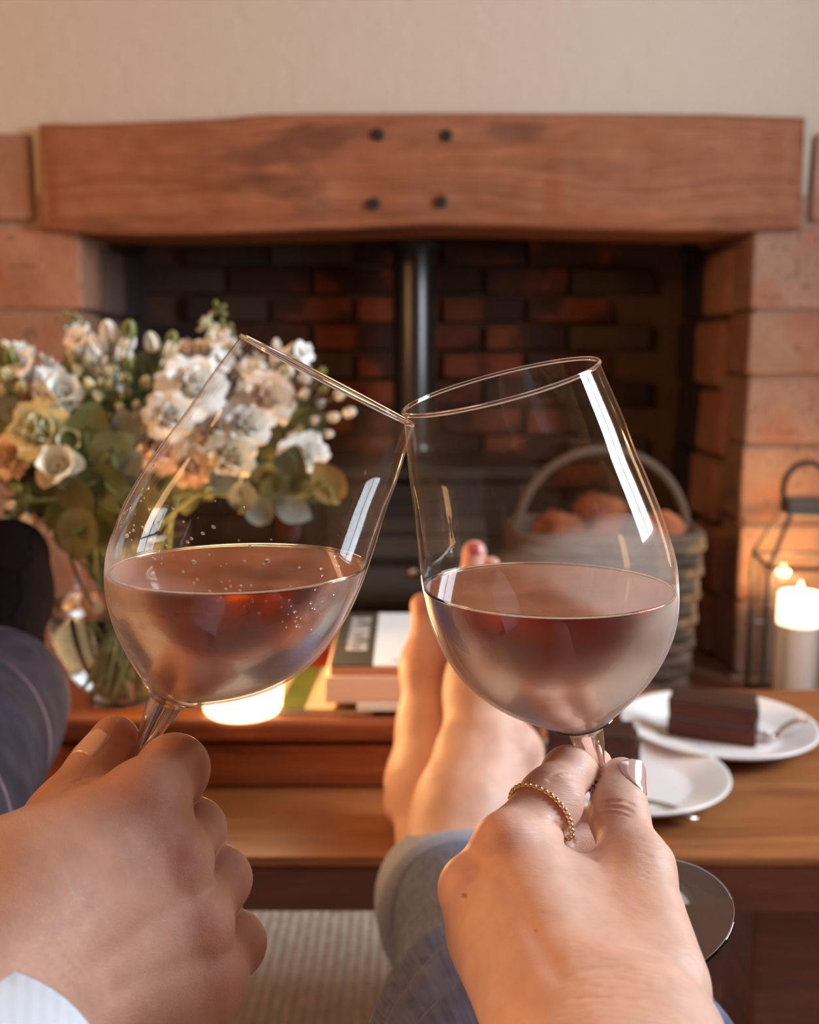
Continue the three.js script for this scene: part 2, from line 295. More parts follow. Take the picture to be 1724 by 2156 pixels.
  for (const side of [-1, 1]) for (let j = 0; HEARTH + j * 0.155 < YB0; j++) for (let i = 0; i < 2; i++) {
    const d = 0.2, z = ZW - 0.16 - d * (i + 0.5) + (j % 2) * 0.05, s = roughen(new RoundedBoxGeometry(0.05, 0.145, d - 0.012, 2, 0.012), 0.01, 16, j * 4 + i);
    part(r, 'stone', uvBox(s, 1, rnd() * 3, rnd() * 3), side < 0 && i ? sootM[1] : side < 0 ? M.greyStone : i ? sootM[0] : stoneWarmLit[2], [side < 0 ? XL - 0.012 : XR + 0.012, HEARTH + (j + 0.5) * 0.155, z]);
  }
  const he = struct('hearth'); boxAt(he, 'hearth_slab', XL - 0.5, XR + 0.5, 0, HEARTH, ZB, -1.62, M.hearth, 0.012);
}

// ---------------------------------------------------------------- mantel beam
{
  const pts = (l) => l.map(([x, y]) => { const q = onZ(x, y, ZW + 0.035); return new THREE.Vector2(q.x, q.y); });
  const top = pts([[88, 266], [200, 266], [350, 260], [480, 254], [560, 246], [760, 244], [1000, 243], [1250, 244], [1500, 246], [1690, 252]]), bot = pts([[1682, 474], [1560, 481], [1400, 481], [1250, 477], [1050, 470], [900, 469], [760, 475], [600, 481], [420, 487], [300, 488], [180, 484], [92, 476]]);
  const sh = new THREE.Shape([...top, ...bot].reverse());
  let g = new THREE.ExtrudeGeometry(sh, { depth: 0.22, bevelEnabled: true, bevelSize: 0.006, bevelThickness: 0.008, bevelSegments: 3, curveSegments: 4 });
  const b = thing('mantel_beam', 'long rough-hewn reddish brown oak beam across the top of the fireplace', 'beam', [0, 0, ZW + 0.035 - 0.22]);
  // a front skin with hewn hollows over the extruded body
  part(b, 'beam_body', uvBox(g, 1), M.beam, [0, 0, -0.006]);
  const t2 = top, b2 = [...bot].reverse(), yAt = (l, x) => { for (let i = 0; i < l.length - 1; i++) if (x <= l[i + 1].x) return lerp(l[i].y, l[i + 1].y, clamp((x - l[i].x) / (l[i + 1].x - l[i].x))); return l[l.length - 1].y; };
  const xa = t2[0].x + 0.008, xb = t2[t2.length - 1].x - 0.008;
  g = grid(160, 22, (u, v) => { const x = lerp(xa, xb, u), e = Math.min(v, 1 - v, u * 8, (1 - u) * 8), y = lerp(yAt(b2, x), yAt(t2, x), v); return V(x, y, 0.223 + 0.012 * Math.min(1, e * 8) * (0.5 + n3(x * 9, y * 12, 3) + 0.4 * n3(x * 30, y * 50, 8) - 0.5)); });
  part(b, 'hewn_face', uvBox(g, 1, 0.2, 0.3), M.beam);
  const bolt = lathe([[0.001, -0.012], [0.0105, -0.012], [0.012, -0.004], [0.012, 0.003], [0.009, 0.006], [0.001, 0.007]], 16).rotateX(Math.PI / 2);
  for (const [x, y] of [[795, 284], [939, 286], [786, 429], [928, 425]]) { const q = onZ(x, y, ZW + 0.047); part(b, 'bolt', bolt, M.iron, [q.x, q.y, 0.2355]); }
}

// ---------------------------------------------------------------- wood stove with its flue
{
  const s = thing('wood_stove', 'black iron wood burning stove with a tall flue pipe in the brick recess', 'stove', [onZ(872, 900, -2.45).x, HEARTH, -2.47]);
  const Y = (py) => onZ(872, py, -2.27).y - HEARTH, top = Y(985), w = 0.5;
  boxAt(s, 'stove_body', -w / 2, w / 2, 0.08, top - 0.03, -0.17, 0.17, M.iron, 0.015);
  boxAt(s, 'top_plate', -w / 2 - 0.02, w / 2 + 0.02, top - 0.03, top, -0.19, 0.2, M.iron, 0.01);
  boxAt(s, 'door', -w / 2 + 0.05, w / 2 - 0.05, 0.17, top - 0.08, 0.17, 0.19, M.iron, 0.008);
  const dw = part(s, 'door_window', box(w - 0.18, 0.2, 0.006, 0.002), M.darkGlass, [0, top - 0.21, 0.193]);
  for (const y of [Y(1125), Y(1178), Y(1190), Y(1270)]) boxAt(s, 'moulding', -w / 2 + 0.03, w / 2 - 0.03, y - 0.006, y + 0.006, 0.185, 0.2, M.iron, 0.004);
  const k = onZ(870, 1208, -2.25); part(s, 'knob', lathe([[0.001, 0], [0.007, 0], [0.007, 0.014], [0.013, 0.018], [0.014, 0.027], [0.008, 0.033], [0.001, 0.034]], 20).rotateX(Math.PI / 2), M.steel, [k.x - s.position.x, k.y - HEARTH, 0.19]);
  for (const a of [-1, 1]) for (const c of [-1, 1]) part(s, 'leg', lathe([[0.001, 0], [0.025, 0], [0.018, 0.03], [0.024, 0.09], [0.001, 0.09]], 14), M.iron, [a * 0.2, 0, c * 0.12]);
  part(s, 'flue_pipe', lathe([[0.001, top], [0.062, top], [0.062, top + 0.03], [0.05, top + 0.034], [0.05, YB0 + 0.02 - HEARTH], [0.001, YB0 + 0.02 - HEARTH]], 40), M.pipe, [0, 0, -0.02]);
  part(s, 'flue_collar', lathe([[0.05, YB0 - HEARTH - 0.02], [0.066, YB0 - HEARTH - 0.02], [0.066, YB0 - HEARTH], [0.05, YB0 - HEARTH]], 40), M.iron, [0, 0, -0.02]);
}

// ---------------------------------------------------------------- log basket and logs
{
  const B = thing('log_basket', 'woven willow log basket with a tall arched handle beside the stove', 'basket', [onZ(1258, 1400, -2.0).x, HEARTH, -2.0]);
  const wick = [[0.10, 0.066, 0.046], [0.075, 0.05, 0.034], [0.125, 0.085, 0.06]].map((c) => std({ color: lin(...c), roughness: 0.8, bumpMap: rep(grainBump, 1, 1), bumpScale: 0.001 }));
  const H = onZ(1440, 1120, -2.0).y - HEARTH, R = (t) => lerp(0.155, 0.178, t), sq = (a) => 1 / Math.pow(Math.pow(Math.abs(Math.cos(a)), 4) + Math.pow(Math.abs(Math.sin(a)), 4), 0.25);
  const n = 26;
  for (let j = 0; j < 15; j++) {
    const t = (j + 0.5) / 15, pts = [];
    for (let i = 0; i < n * 4; i++) { const a = i / (n * 4) * 2 * Math.PI, q = R(t) * sq(a) * 0.95 + 0.006 * Math.cos(a * n / 2 * 2 / 2 + (j % 2) * Math.PI); pts.push(V(q * Math.cos(a), t * H, q * Math.sin(a) * 0.75)); }
    part(B, 'strand', new THREE.TubeGeometry(new THREE.CatmullRomCurve3(pts, true), n * 5, H / 15 * 0.62, 6, true), wick[j % 3]);
  }
  for (let i = 0; i < n; i++) { const a = (i + 0.5) / n * 2 * Math.PI; part(B, 'stake', tube([0, 0.5, 1.03].map((t) => { const q = R(t) * sq(a) * 0.95; return V(q * Math.cos(a), t * H, q * Math.sin(a) * 0.75); }), 0.005, 6, 6), wick[2]); }
  const rim = []; for (let i = 0; i < 60; i++) { const a = i / 60 * 2 * Math.PI, q = R(1) * sq(a) * 0.97; rim.push(V(q * Math.cos(a), H + 0.004, q * Math.sin(a) * 0.75)); }
  part(B, 'rim', new THREE.TubeGeometry(new THREE.CatmullRomCurve3(rim, true), 90, 0.013, 8, true), wick[2]);
  boxAt(B, 'basket_floor', -0.13, 0.13, 0.001, 0.012, -0.09, 0.09, wick[1], 0.004);
  const top = onZ(1255, 948, -2.0).y - HEARTH, hp = []; for (let i = 0; i <= 24; i++) { const a = i / 24 * Math.PI; hp.push(V(-0.168 * Math.cos(a), H - 0.05 + (top - H + 0.05) * Math.pow(Math.sin(a), 0.8), 0)); }
  part(B, 'handle', new THREE.TubeGeometry(new THREE.CatmullRomCurve3(hp), 60, 0.009, 8), wick[2]);
  const bark = std({ map: tex(512, 512, (u, v) => mix3(rgb(92, 46, 26), rgb(196, 112, 70), fbm(u, v, 12, 101, 5)), true, [2, 2]), roughness: 0.9, bumpMap: rep(stoneBump, 2, 3), bumpScale: 0.006 });
  const ends = std({ map: tex(256, 256, (u, v) => { const r = Math.hypot(u - 0.5, v - 0.5), k = 0.5 + 0.5 * Math.sin(r * 90 + fbm(u, v, 6, 103) * 5); return mix3(rgb(206, 128, 84), rgb(158, 84, 52), k * 0.5 + 0.3 * fbm(u, v, 20, 104)); }), roughness: 0.85 });
  const logs = [[1168, 1100, 0.042, 'split log leaning upright in the basket, the left one of the middle pair'], [1222, 1072, 0.044, 'taller split log leaning upright in the basket beside the middle'], [1409, 1105, 0.036, 'slim orange split log poking out at the right rim of the basket']];
  const place = [[-0.075, 0.02, -0.06], [-0.005, -0.03, 0.04], [0.082, 0.02, 0.17]];
  logs.forEach(([px, py, r, label], i) => {
    const tip = onZ(px, py - 40, -2.0).y, [lx, lz, tilt] = place[i], L = tip - HEARTH - 0.03;
    const o = thing('log', label, 'log', [B.position.x + lx, HEARTH + 0.02, B.position.z + lz], 'split logs in the basket'); o.rotation.z = -tilt * 0.55;
    const sh = new THREE.Shape(); const N = 14; for (let k = 0; k < N; k++) { const a = k / N * 2 * Math.PI, q = r * (a > 3.4 ? 0.72 : 1) * rr(0.93, 1.05); k ? sh.lineTo(q * Math.cos(a), q * Math.sin(a)) : sh.moveTo(q * Math.cos(a), q * Math.sin(a)); }
    const g = new THREE.ExtrudeGeometry(sh, { depth: L, bevelEnabled: true, bevelSize: 0.008, bevelThickness: 0.012, bevelSegments: 3 }).rotateX(-Math.PI / 2);
    const shear = (q) => { const a = q.attributes.position; for (let k = 0; k < a.count; k++) if (a.getY(k) > L * 0.6) a.setY(k, a.getY(k) - Math.abs(a.getX(k) + r * 0.2) * 0.3 - Math.pow(Math.hypot(a.getX(k), a.getZ(k)) / r, 2) * 0.014); q.computeVertexNormals(); return q; };
    part(o, 'bark', uvBox(roughen(shear(g), 0.012, 26, i), 2), i === 2 ? ends : bark);
    
  });
}

// ---------------------------------------------------------------- coffee table and the low box on it
const TT = 0.45, BT = 0.52;                                          // height of the table top and of the box top
const TZ0 = onY(900, 1806, TT).z, TZ1 = onY(1400, 1450, TT).z, BZ0 = onY(650, 1664, TT).z, BX0 = onY(112, 1600, TT).x, BX1 = onY(1128, 1600, TT).x;
{
  const t = thing('coffee_table', 'heavy wooden coffee table with a thick slab top under the feet and plates', 'coffee table', [0, 0, 0]);
  const xa = -0.62, xb = 0.62, zf = TZ0, zb = TZ1, n = 4, dz = (zf - zb) / n;
  const AB = onZ(700, 1912, zf - 0.008).y, cuts = [zf, zf - 0.16, zf - 0.31, zb];
  const xm = onY(985, 1740, TT).x;
  for (let i = 0; i < 3; i++) for (const [a, b] of [[xa, xm - 0.0006], [xm + 0.0006, xb]]) boxAt(t, 'plank', a, b, TT - 0.009, TT, cuts[i + 1] + 0.0006, cuts[i] - 0.0006, M.table, 0.003);
  boxAt(t, 'apron', xa + 0.02, xb - 0.02, AB, TT - 0.009, zf - 0.035, zf - 0.001, M.tableDark, 0.003);
  boxAt(t, 'apron', xa + 0.02, xb - 0.02, AB, TT - 0.009, zb + 0.012, zb + 0.035, M.tableDark, 0.003);
  for (const s of [xa + 0.02, xb - 0.043]) boxAt(t, 'apron', s, s + 0.023, AB, TT - 0.009, zb + 0.035, zf - 0.035, M.tableDark, 0.003);
  const lx = onZ(1556, 2050, zf - 0.05).x;
  for (const x of [lx, xa + 0.03]) for (const z of [zf - 0.1, zb + 0.015]) boxAt(t, 'leg', x, x + 0.085, 0, TT - 0.009, z, z + 0.085, M.tableDark, 0.006);
}
{
  const b = thing('wooden_box', 'low reddish brown wooden box on the coffee table carrying the vase, candle and books', 'box', [0, 0, 0]);
  const zb = TZ1 + 0.012, f = BZ0;
  boxAt(b, 'lid', BX0, BX1, BT - 0.024, BT, zb, f, M.boxWood, 0.007);
  boxAt(b, 'front_board', BX0 + 0.006, BX1 - 0.006, TT + 0.001, BT - 0.027, f - 0.024, f - 0.006, M.boxWood, 0.003);
  boxAt(b, 'back_board', BX0 + 0.006, BX1 - 0.006, TT + 0.001, BT - 0.027, zb + 0.006, zb + 0.02, M.boxWood, 0.003);
  for (const x of [BX0 + 0.006, BX1 - 0.02]) boxAt(b, 'side_board', x, x + 0.014, TT + 0.001, BT - 0.027, zb + 0.02, f - 0.024, M.boxWood, 0.003);
}

// ---------------------------------------------------------------- candle in a frosted tumbler on the box
{
  const q = onY(512, 1497, BT), t = thing('candle_tumbler', 'glowing frosted glass tumbler with a lit candle on the front of the wooden box', 'candle', [q.x, BT, q.z]);
  const gl = phy({ color: lin(1, 0.86, 0.66), roughness: 0.6, emissive: lin(1, 0.72, 0.40), emissiveIntensity: 3.6 });
  part(t, 'frosted_glass', lathe([[0.001, 0.0], [0.034, 0.0], [0.0375, 0.004], [0.0455, 0.088], [0.0455, 0.09], [0.043, 0.09], [0.0355, 0.012], [0.001, 0.01]], 48), gl);
  part(t, 'wax', lathe([[0.001, 0.012], [0.0345, 0.012], [0.038, 0.048], [0.001, 0.046]], 32), std({ color: lin(0.9, 0.82, 0.66), roughness: 0.5 }));
  part(t, 'flame', lathe([[0.0005, 0.052], [0.004, 0.056], [0.0055, 0.062], [0.003, 0.074], [0.0005, 0.082]], 16), std({ color: 0x000000, emissive: FLAME, emissiveIntensity: 30 }));
  const L = new THREE.PointLight(FLAME, TUMBLER_POWER); L.name = 'tumbler_light'; L.position.set(0, 0.064, 0); L.shadow.radius = 1.2; t.add(L);
}
// ---------------------------------------------------------------- books on the box
{
  const paper = std({ color: lin(0.72, 0.6, 0.46), roughness: 0.9, map: tex(64, 256, (u, v) => 0.86 + 0.14 * vn(u * 4, v * 110, 110, 121)) });
  const xs = onY(688, 1505, BT).x, z0 = onY(760, 1509, BT).z;
  // magazine with a striped cover lying under the books
  const mg = thing('magazine', 'thin magazine with green, cream and red cover stripes under the book stack', 'magazine', [xs - 0.005, BT, z0 - 0.11]);
  const stripes = tex(256, 256, (u, v) => { const k = u < 0.16 ? rgb(236, 206, 150) : u < 0.4 ? rgb(112, 118, 52) : u < 0.66 ? rgb(240, 206, 168) : rgb(120, 92, 52); return v < 0.36 ? rgb(150, 52, 28) : k; });
  const cov = std({ map: stripes, roughness: 0.35 });
  const flat = (g) => { const p = g.attributes.position, uv = g.attributes.uv; g.computeBoundingBox(); const bb = g.boundingBox; for (let i = 0; i < p.count; i++) uv.setXY(i, (p.getX(i) - bb.min.x) / (bb.max.x - bb.min.x), 1 - (p.getZ(i) - bb.min.z) / (bb.max.z - bb.min.z)); return g; };
  stripes.flipY = false;
  const cg = (w, h, d) => { const g = flat(new RoundedBoxGeometry(w, h, d, 2, h * 0.45)); const uv = g.attributes.uv; for (let i = 0; i < uv.count; i++) uv.setY(i, 1 - uv.getY(i)); return g; };
  part(mg, 'cover', cg(0.11, 0.0015, 0.21), cov, [0, 0.0052, 0]); part(mg, 'pages', box(0.108, 0.004, 0.208, 0.0008), paper, [0, 0.0022, 0]);
  mg.rotation.y = -0.05;
  function book(name, label, x0, x1, y0, y1, zf, depth, coverM, spineM, group) {
    const b = thing(name, label, 'book', [(x0 + x1) / 2, y0, zf - depth / 2]), w = x1 - x0, h = y1 - y0, c = Math.min(0.0024, h * 0.25);
    part(b, 'pages', box(w - 0.006, h - 2 * c, depth - 0.008, 0.001), paper, [0.002, h / 2, 0]);
    part(b, 'back_cover', box(w, c, depth, 0.0008), spineM, [0, c / 2, 0]);
    part(b, 'front_cover', cg(w, c, depth), coverM, [0, h - c / 2, 0]);
    part(b, 'spine', box(w, h - 2 * c, 0.003, 0.0012), spineM, [0, h / 2, depth / 2 - 0.0015]);
    return b;
  }
  const white = std({ color: lin(0.8, 0.78, 0.74), roughness: 0.5 }), peach = std({ color: lin(0.78, 0.56, 0.42), roughness: 0.45 });
  const by = BT + 0.0062, zf = z0 + 0.002, X = (px, py, y) => onY(px, py, y).x;
  book('book', 'thin white book at the bottom of the stack on the wooden box', X(752, 1508, BT), 0.1, by, by + 0.0075, zf, 0.19, white, white);
  book('book', 'thick peach coloured book in the middle of the stack', X(686, 1500, BT), 0.098, by + 0.0078, by + 0.0338, zf - 0.001, 0.2, peach, peach);
  const topTex = tex(512, 512, (u, v) => {
    if (u < 0.245) { const a = (u - 0.135) / 0.06, inRow = Math.abs(a) < 1, seg = v * 9 - 0.9, k = Math.floor(seg), f = seg - k; const on = inRow && k >= 0 && k < 6 && f > 0.14 && f < 0.86 && !(Math.abs(a) < 0.45 && f > 0.36 && f < 0.64 && k !== 2) && !(k % 3 === 1 && a > 0.2 && f < 0.5); return on ? rgb(196, 190, 186) : rgb(74, 70, 56); }
    const d = Math.hypot((u - 0.56) / 0.055, (v - 0.83) / 0.06), st = Math.abs(u - 0.585) < 0.012 && v > 0.7 && v < 0.82;
    if (d < 1 || st) return rgb(132, 124, 118);
    if (Math.abs(u - 0.39) < 0.04 && Math.abs(v - 0.93) < 0.014) return rgb(150, 146, 142);
    if (Math.hypot((u - 0.5) / 0.03, (v - 0.4) / 0.025) < 1 || Math.hypot((u - 0.62) / 0.03, (v - 0.2) / 0.03) < 1) return rgb(196, 202, 202);
    return rgb(226, 232, 233);
  });
  book('book', 'top book with a white cover and a dark green band along its left edge', X(690, 1440, BT + 0.04), 0.094, by + 0.0342, by + 0.0452, zf - 0.003, 0.198, std({ map: topTex, roughness: 0.45 }), std({ color: lin(0.52, 0.24, 0.12), roughness: 0.5 }));
}

// ---------------------------------------------------------------- plates, cake and forks
const china = phy({ color: lin(0.84, 0.84, 0.83), roughness: 0.18, clearcoat: 0.5, clearcoatRoughness: 0.08 });
const plateGeo = lathe([[0.001, 0.002], [0.055, 0.002], [0.058, 0], [0.062, 0.001], [0.068, 0.006], [0.102, 0.017], [0.1045, 0.0195], [0.103, 0.0215], [0.099, 0.0195], [0.07, 0.0095], [0.064, 0.006], [0.001, 0.0055]], 72);
const cakeTex = tex(512, 512, (u, v) => { const a = fbm(u, v, 32, 131, 4), b = fbm(u, v, 10, 132, 3); return mix3(rgb(52, 24, 15), rgb(104, 52, 34), a * 0.7 + b * 0.35); }, true, [8, 8]);
const cakeM = std({ map: cakeTex, roughness: 0.85, bumpMap: rep(fineNoise, 20, 20), bumpScale: 0.003 }), iceM = std({ color: lin(0.055, 0.024, 0.016), roughness: 0.35 }), cutM = std({ map: cakeTex, color: lin(4.2, 3.6, 3.5), roughness: 0.9, bumpMap: rep(fineNoise, 20, 20), bumpScale: 0.003 });
function plate(label, px, py, s) { const q = onY(px, py, TT + 0.02), o = thing('plate', label, 'plate', [q.x, TT, q.z]); part(o, 'dish', plateGeo, china); o.scale.setScalar(s); return o; }
const plateA = plate('white china plate at the far right of the table under the larger cake slice', 1512, 1519, 1.0);
const plateB = plate('white china plate nearest the front of the table behind the hand and ring', 1312, 1618, 0.96);
function cake(label, at, L, W, H, turn, bite) {
  const o = thing('cake_slice', label, 'cake', at); o.rotation.y = turn;
  const jag = (x) => bite ? 0.008 * (n3(x * 260, 3, 1) - 0.5) : 0;
  const outline = []; const N = 14;
  for (let i = 0; i <= N; i++) outline.push([L / 2, lerp(-W / 2, W / 2, i / N)]);
  for (let i = 1; i <= N; i++) outline.push([lerp(L / 2, -L / 2, i / N), W / 2 - (i / N) * W * 0.2]);
  for (let i = 1; i < N; i++) { const z = lerp(W * 0.3, -W * 0.3, i / N); outline.push([-L / 2 + (bite ? 0.01 * n3(z * 190, 5, 2) : 0), z]); }
  for (let i = 0; i < N; i++) outline.push([lerp(-L / 2, L / 2, i / N), -W * 0.3 - (i / N) * W * 0.2]);
  const mk = (h, bev) => { const s = new THREE.Shape(outline.map(([x, z]) => new THREE.Vector2(x, -z))); return uvBox(new THREE.ExtrudeGeometry(s, { depth: h - 2 * bev, bevelEnabled: true, bevelSize: bev, bevelThickness: bev, bevelSegments: 2 }).rotateX(-Math.PI / 2).translate(0, bev, 0)); };
  part(o, 'sponge', roughen(mk(H * 0.44, 0.0012), 0.0016, 260, 1), cakeM); part(o, 'filling', mk(H * 0.1, 0.001), iceM, [0, H * 0.44, 0]); part(o, 'sponge', roughen(mk(H * 0.36, 0.0012), 0.0016, 260, 2), cakeM, [0, H * 0.54, 0]);
  const ic = part(o, 'icing', roughen(mk(H * 0.1, 0.0018), 0.002, 120, 3), iceM, [0, H * 0.9, 0]);
  const end = grid(8, 8, (u, v) => V(L / 2 + 0.0026 + 0.0012 * n3(u * 30, v * 30, 2), lerp(0.002, H * 0.92, v), lerp(W / 2 - 0.001, -W / 2 + 0.001, u))); const uv = end.attributes.uv; for (let i = 0; i < uv.count; i++) uv.setXY(i, uv.getX(i) * 0.05, uv.getY(i) * 0.05);
  part(o, 'cut_face', end, cutM); return o;
}
cake('larger chocolate cake slice lying on the far white plate beside the lantern', [plateA.position.x - 0.008, TT + 0.0066, plateA.position.z + 0.004], 0.088, 0.05, 0.043, -0.3, true);
cake('partly hidden chocolate cake slice on the front plate behind the wine glass stem', [onY(1262, 1592, TT + 0.03).x, TT + 0.0066, onY(1262, 1600, TT + 0.008).z], 0.085, 0.045, 0.036, -0.1, false);
function fork(label, from, to) {
  const o = thing('fork', label, 'fork', from), d = to.clone().sub(from), L = d.length(); o.quaternion.setFromUnitVectors(V(1, 0, 0), d.normalize());
  const sec = (x0, x1, w0, w1, y) => grid(14, 12, (u, v) => { const a = v * 2 * Math.PI, x = lerp(x0, x1, u), e = Math.sqrt(Math.max(0, 1 - Math.pow(Math.abs(2 * u - 1), 8))), w = lerp(w0, w1, u) * e; return V(x, 0.0013 * e * Math.sin(a) + y(u), w * Math.cos(a)); });
  part(o, 'handle', sec(L * 0.36, L, 0.0032, 0.0068, (u) => 0.004 * Math.sin(u * Math.PI)), M.steel);
  part(o, 'head', sec(L * 0.2, L * 0.4, 0.011, 0.0032, (u) => -0.003 * Math.sin(u * Math.PI)), M.steel);
  for (let i = 0; i < 4; i++) part(o, 'tine', sec(0, L * 0.24, 0.0011, 0.0018, (u) => 0.003 * (1 - u)).translate(0, 0, (i - 1.5) * 0.0052), M.steel);
  return o;
}
fork('steel fork resting on the far plate with its handle over the right rim', V(plateA.position.x + 0.038, TT + 0.0105, plateA.position.z + 0.026), onY(1702, 1516, TT + 0.028));
fork('steel fork tucked against the front plate with its handle end catching light', onY(1235, 1662, TT + 0.016), onY(1470, 1723, TT + 0.008));

// ---------------------------------------------------------------- lantern on the hearth with its candle
{
  const z = -2.0, c = onZ(1676, 1400, z), l = thing('lantern', 'dark metal lantern with glass sides and a ring handle by the right stone pillar', 'lantern', [c.x, HEARTH, z]);
  l.rotation.y = -0.13; const s = 0.078, Y = (py) => onZ(1676, py, z + 0.05).y - HEARTH, y1 = Y(1192), y2 = Y(1090), y3 = Y(1058), cap = 0.036;
  const metal = std({ color: lin(0.055, 0.05, 0.045), roughness: 0.5, metalness: 0.5 }), capM = std({ color: lin(0.12, 0.115, 0.105), roughness: 0.55, metalness: 0.3 });
  boxAt(l, 'base_plate', -s - 0.008, s + 0.008, 0.001, 0.016, -s - 0.008, s + 0.008, metal, 0.003);
  const bar = (a, b, r = 0.0042) => part(l, 'frame_bar', tube([a, a.clone().lerp(b, 0.5), b], r, 4, 6), metal);
  const C = [[-1, -1], [1, -1], [1, 1], [-1, 1]];
  C.forEach(([a, b], i) => {
    const [e, f] = C[(i + 1) % 4]; bar(V(a * s, 0.016, b * s), V(a * s, y1, b * s)); bar(V(a * s, y1, b * s), V(a * cap, y2, b * cap));
    bar(V(a * s, y1, b * s), V(e * s, y1, f * s)); bar(V(a * s, 0.02, b * s), V(e * s, 0.02, f * s));
    part(l, 'pane', grid(1, 1, (u, v) => V(lerp(a, e, u) * (s - 0.002), lerp(0.022, y1 - 0.004, v), lerp(b, f, u) * (s - 0.002))), M.pane);
  });
  boxAt(l, 'cap', -cap - 0.004, cap + 0.004, y2, y3, -cap - 0.004, cap + 0.004, capM, 0.003);
  const hr = (Y(985) - y3) / 2 + 0.004, ring = []; for (let i = 0; i <= 30; i++) { const a = -0.5 + i / 30 * (Math.PI + 1); ring.push(V(0.043 * Math.cos(a), y3 + 0.018 + 0.052 * Math.sin(a), 0)); }
  part(l, 'handle', new THREE.TubeGeometry(new THREE.CatmullRomCurve3(ring), 50, 0.0055, 8), metal, null, [0, 0.0, 0]);
  const k = thing('candle', 'tall white pillar candle burning inside the lantern', 'candle', [c.x, HEARTH + 0.017, z]), ct = Y(1262) - 0.017, gl = Y(1326) - 0.017, r = 0.041;
  part(k, 'wax', lathe([[0.001, 0], [r - 0.001, 0], [r, 0.002], [r, gl]], 48), phy({ color: lin(0.86, 0.82, 0.77), roughness: 0.5 }));
  part(k, 'glowing_rim', lathe([[r, gl], [r, ct - 0.004], [r - 0.003, ct], [r - 0.008, ct - 0.003], [r - 0.012, ct - 0.02], [0.001, ct - 0.026]], 48), phy({ color: lin(0.9, 0.82, 0.7), roughness: 0.5, emissive: lin(1, 0.74, 0.44), emissiveIntensity: 3.2 }));
  part(k, 'wick', tube([V(0, ct - 0.026, 0), V(0.001, ct - 0.02, 0), V(0.001, ct - 0.012, 0.001)], 0.0012, 6, 6), M.iron);
  part(k, 'flame', lathe([[0.0005, ct - 0.018], [0.005, ct - 0.013], [0.007, ct - 0.004], [0.004, ct + 0.012], [0.0005, ct + 0.024]], 16), std({ color: 0x000000, emissive: FLAME, emissiveIntensity: 30 }));
  const L = new THREE.PointLight(FLAME, FLAME_POWER); L.name = 'candle_light'; L.position.set(0, ct + 0.012, 0); L.shadow.radius = 0.6; k.add(L);
}
// ---------------------------------------------------------------- column lamp on a stand at the left wall (outside the frame, it warms the left half)
{
  const l = thing('floor_lamp', 'frosted column floor lamp on a slim stand by the left wall', 'lamp', [-1.4, 0, -0.3]), y = 1.28;
  part(l, 'base', lathe([[0.001, 0], [0.13, 0], [0.13, 0.012], [0.02, 0.03], [0.012, 0.06], [0.012, y - 0.14], [0.03, y - 0.12], [0.001, y - 0.118]], 32), M.iron);
  part(l, 'glowing_shade', lathe([[0.0005, y - 0.12], [0.08, y - 0.118], [0.095, y - 0.1], [0.1, y], [0.1, y + 0.3], [0.095, y + 0.34], [0.08, y + 0.358], [0.0005, y + 0.36]], 40), std({ color: 0xffffff, roughness: 0.5, emissive: WARM, emissiveIntensity: 7 }));
  const L = new THREE.PointLight(WARM, LAMP_POWER); L.name = 'lamp_light'; L.position.set(0, y + 0.12, 0); L.shadow.radius = 5; l.add(L);
}

// ---------------------------------------------------------------- vase
const VQ = onY(262, 1494, BT), VZ = VQ.z - 0.035, VASE = V(P(262, 1400, 1).x * 1.0, BT, VZ); VASE.x = onZ(262, 1400, VZ).x;
{
  const v = thing('vase', 'round clear glass vase of flowers at the left end of the wooden box', 'vase', VASE);
  const prof = [[0.001, 0.004], [0.03, 0.004], [0.034, 0.006], [0.044, 0.016], [0.061, 0.044], [0.071, 0.072], [0.0745, 0.095], [0.074, 0.118], [0.071, 0.138], [0.0685, 0.155], [0.068, 0.172]];
  const cr = new THREE.CatmullRomCurve3(prof.map(([r, y]) => V(r, y, 0))).getPoints(60).map((q) => [Math.max(q.x, 0.0005), q.y]);
  part(v, 'glass', lathe(cr, 64), phy({ color: 0xffffff, roughness: 0.03, transmission: 1, thickness: 0, ior: 1.5 }));
  part(v, 'foot', lathe([[0.0005, 0], [0.033, 0], [0.036, 0.002], [0.0355, 0.0055], [0.032, 0.0038], [0.0005, 0.0034]], 48), phy({ color: 0xffffff, roughness: 0.02, transmission: 1, thickness: 0.01, ior: 1.5 }));
  part(v, 'rim', new THREE.TorusGeometry(0.068, 0.0013, 8, 64).rotateX(Math.PI / 2).translate(0, 0.172, 0), phy({ color: 0xffffff, roughness: 0.02, transmission: 1, thickness: 0.002, ior: 1.5 }));
  const wl = 0.1, inner = cr.filter(([, y]) => y > 0.0045 && y < wl).map(([r, y]) => [r * 0.985, y + 0.0008]); const rw = inner[inner.length - 1][0];
  part(v, 'water', lathe([[0.0005, inner[0][1]], ...inner, [rw, wl], [rw - 0.0012, wl - 0.0006], [0.0005, wl - 0.0006]], 64), phy({ color: 0xffffff, roughness: 0.0, transmission: 1, thickness: 0.1, ior: 1.33, attenuationColor: lin(0.86, 0.9, 0.8), attenuationDistance: 0.25 }));
}

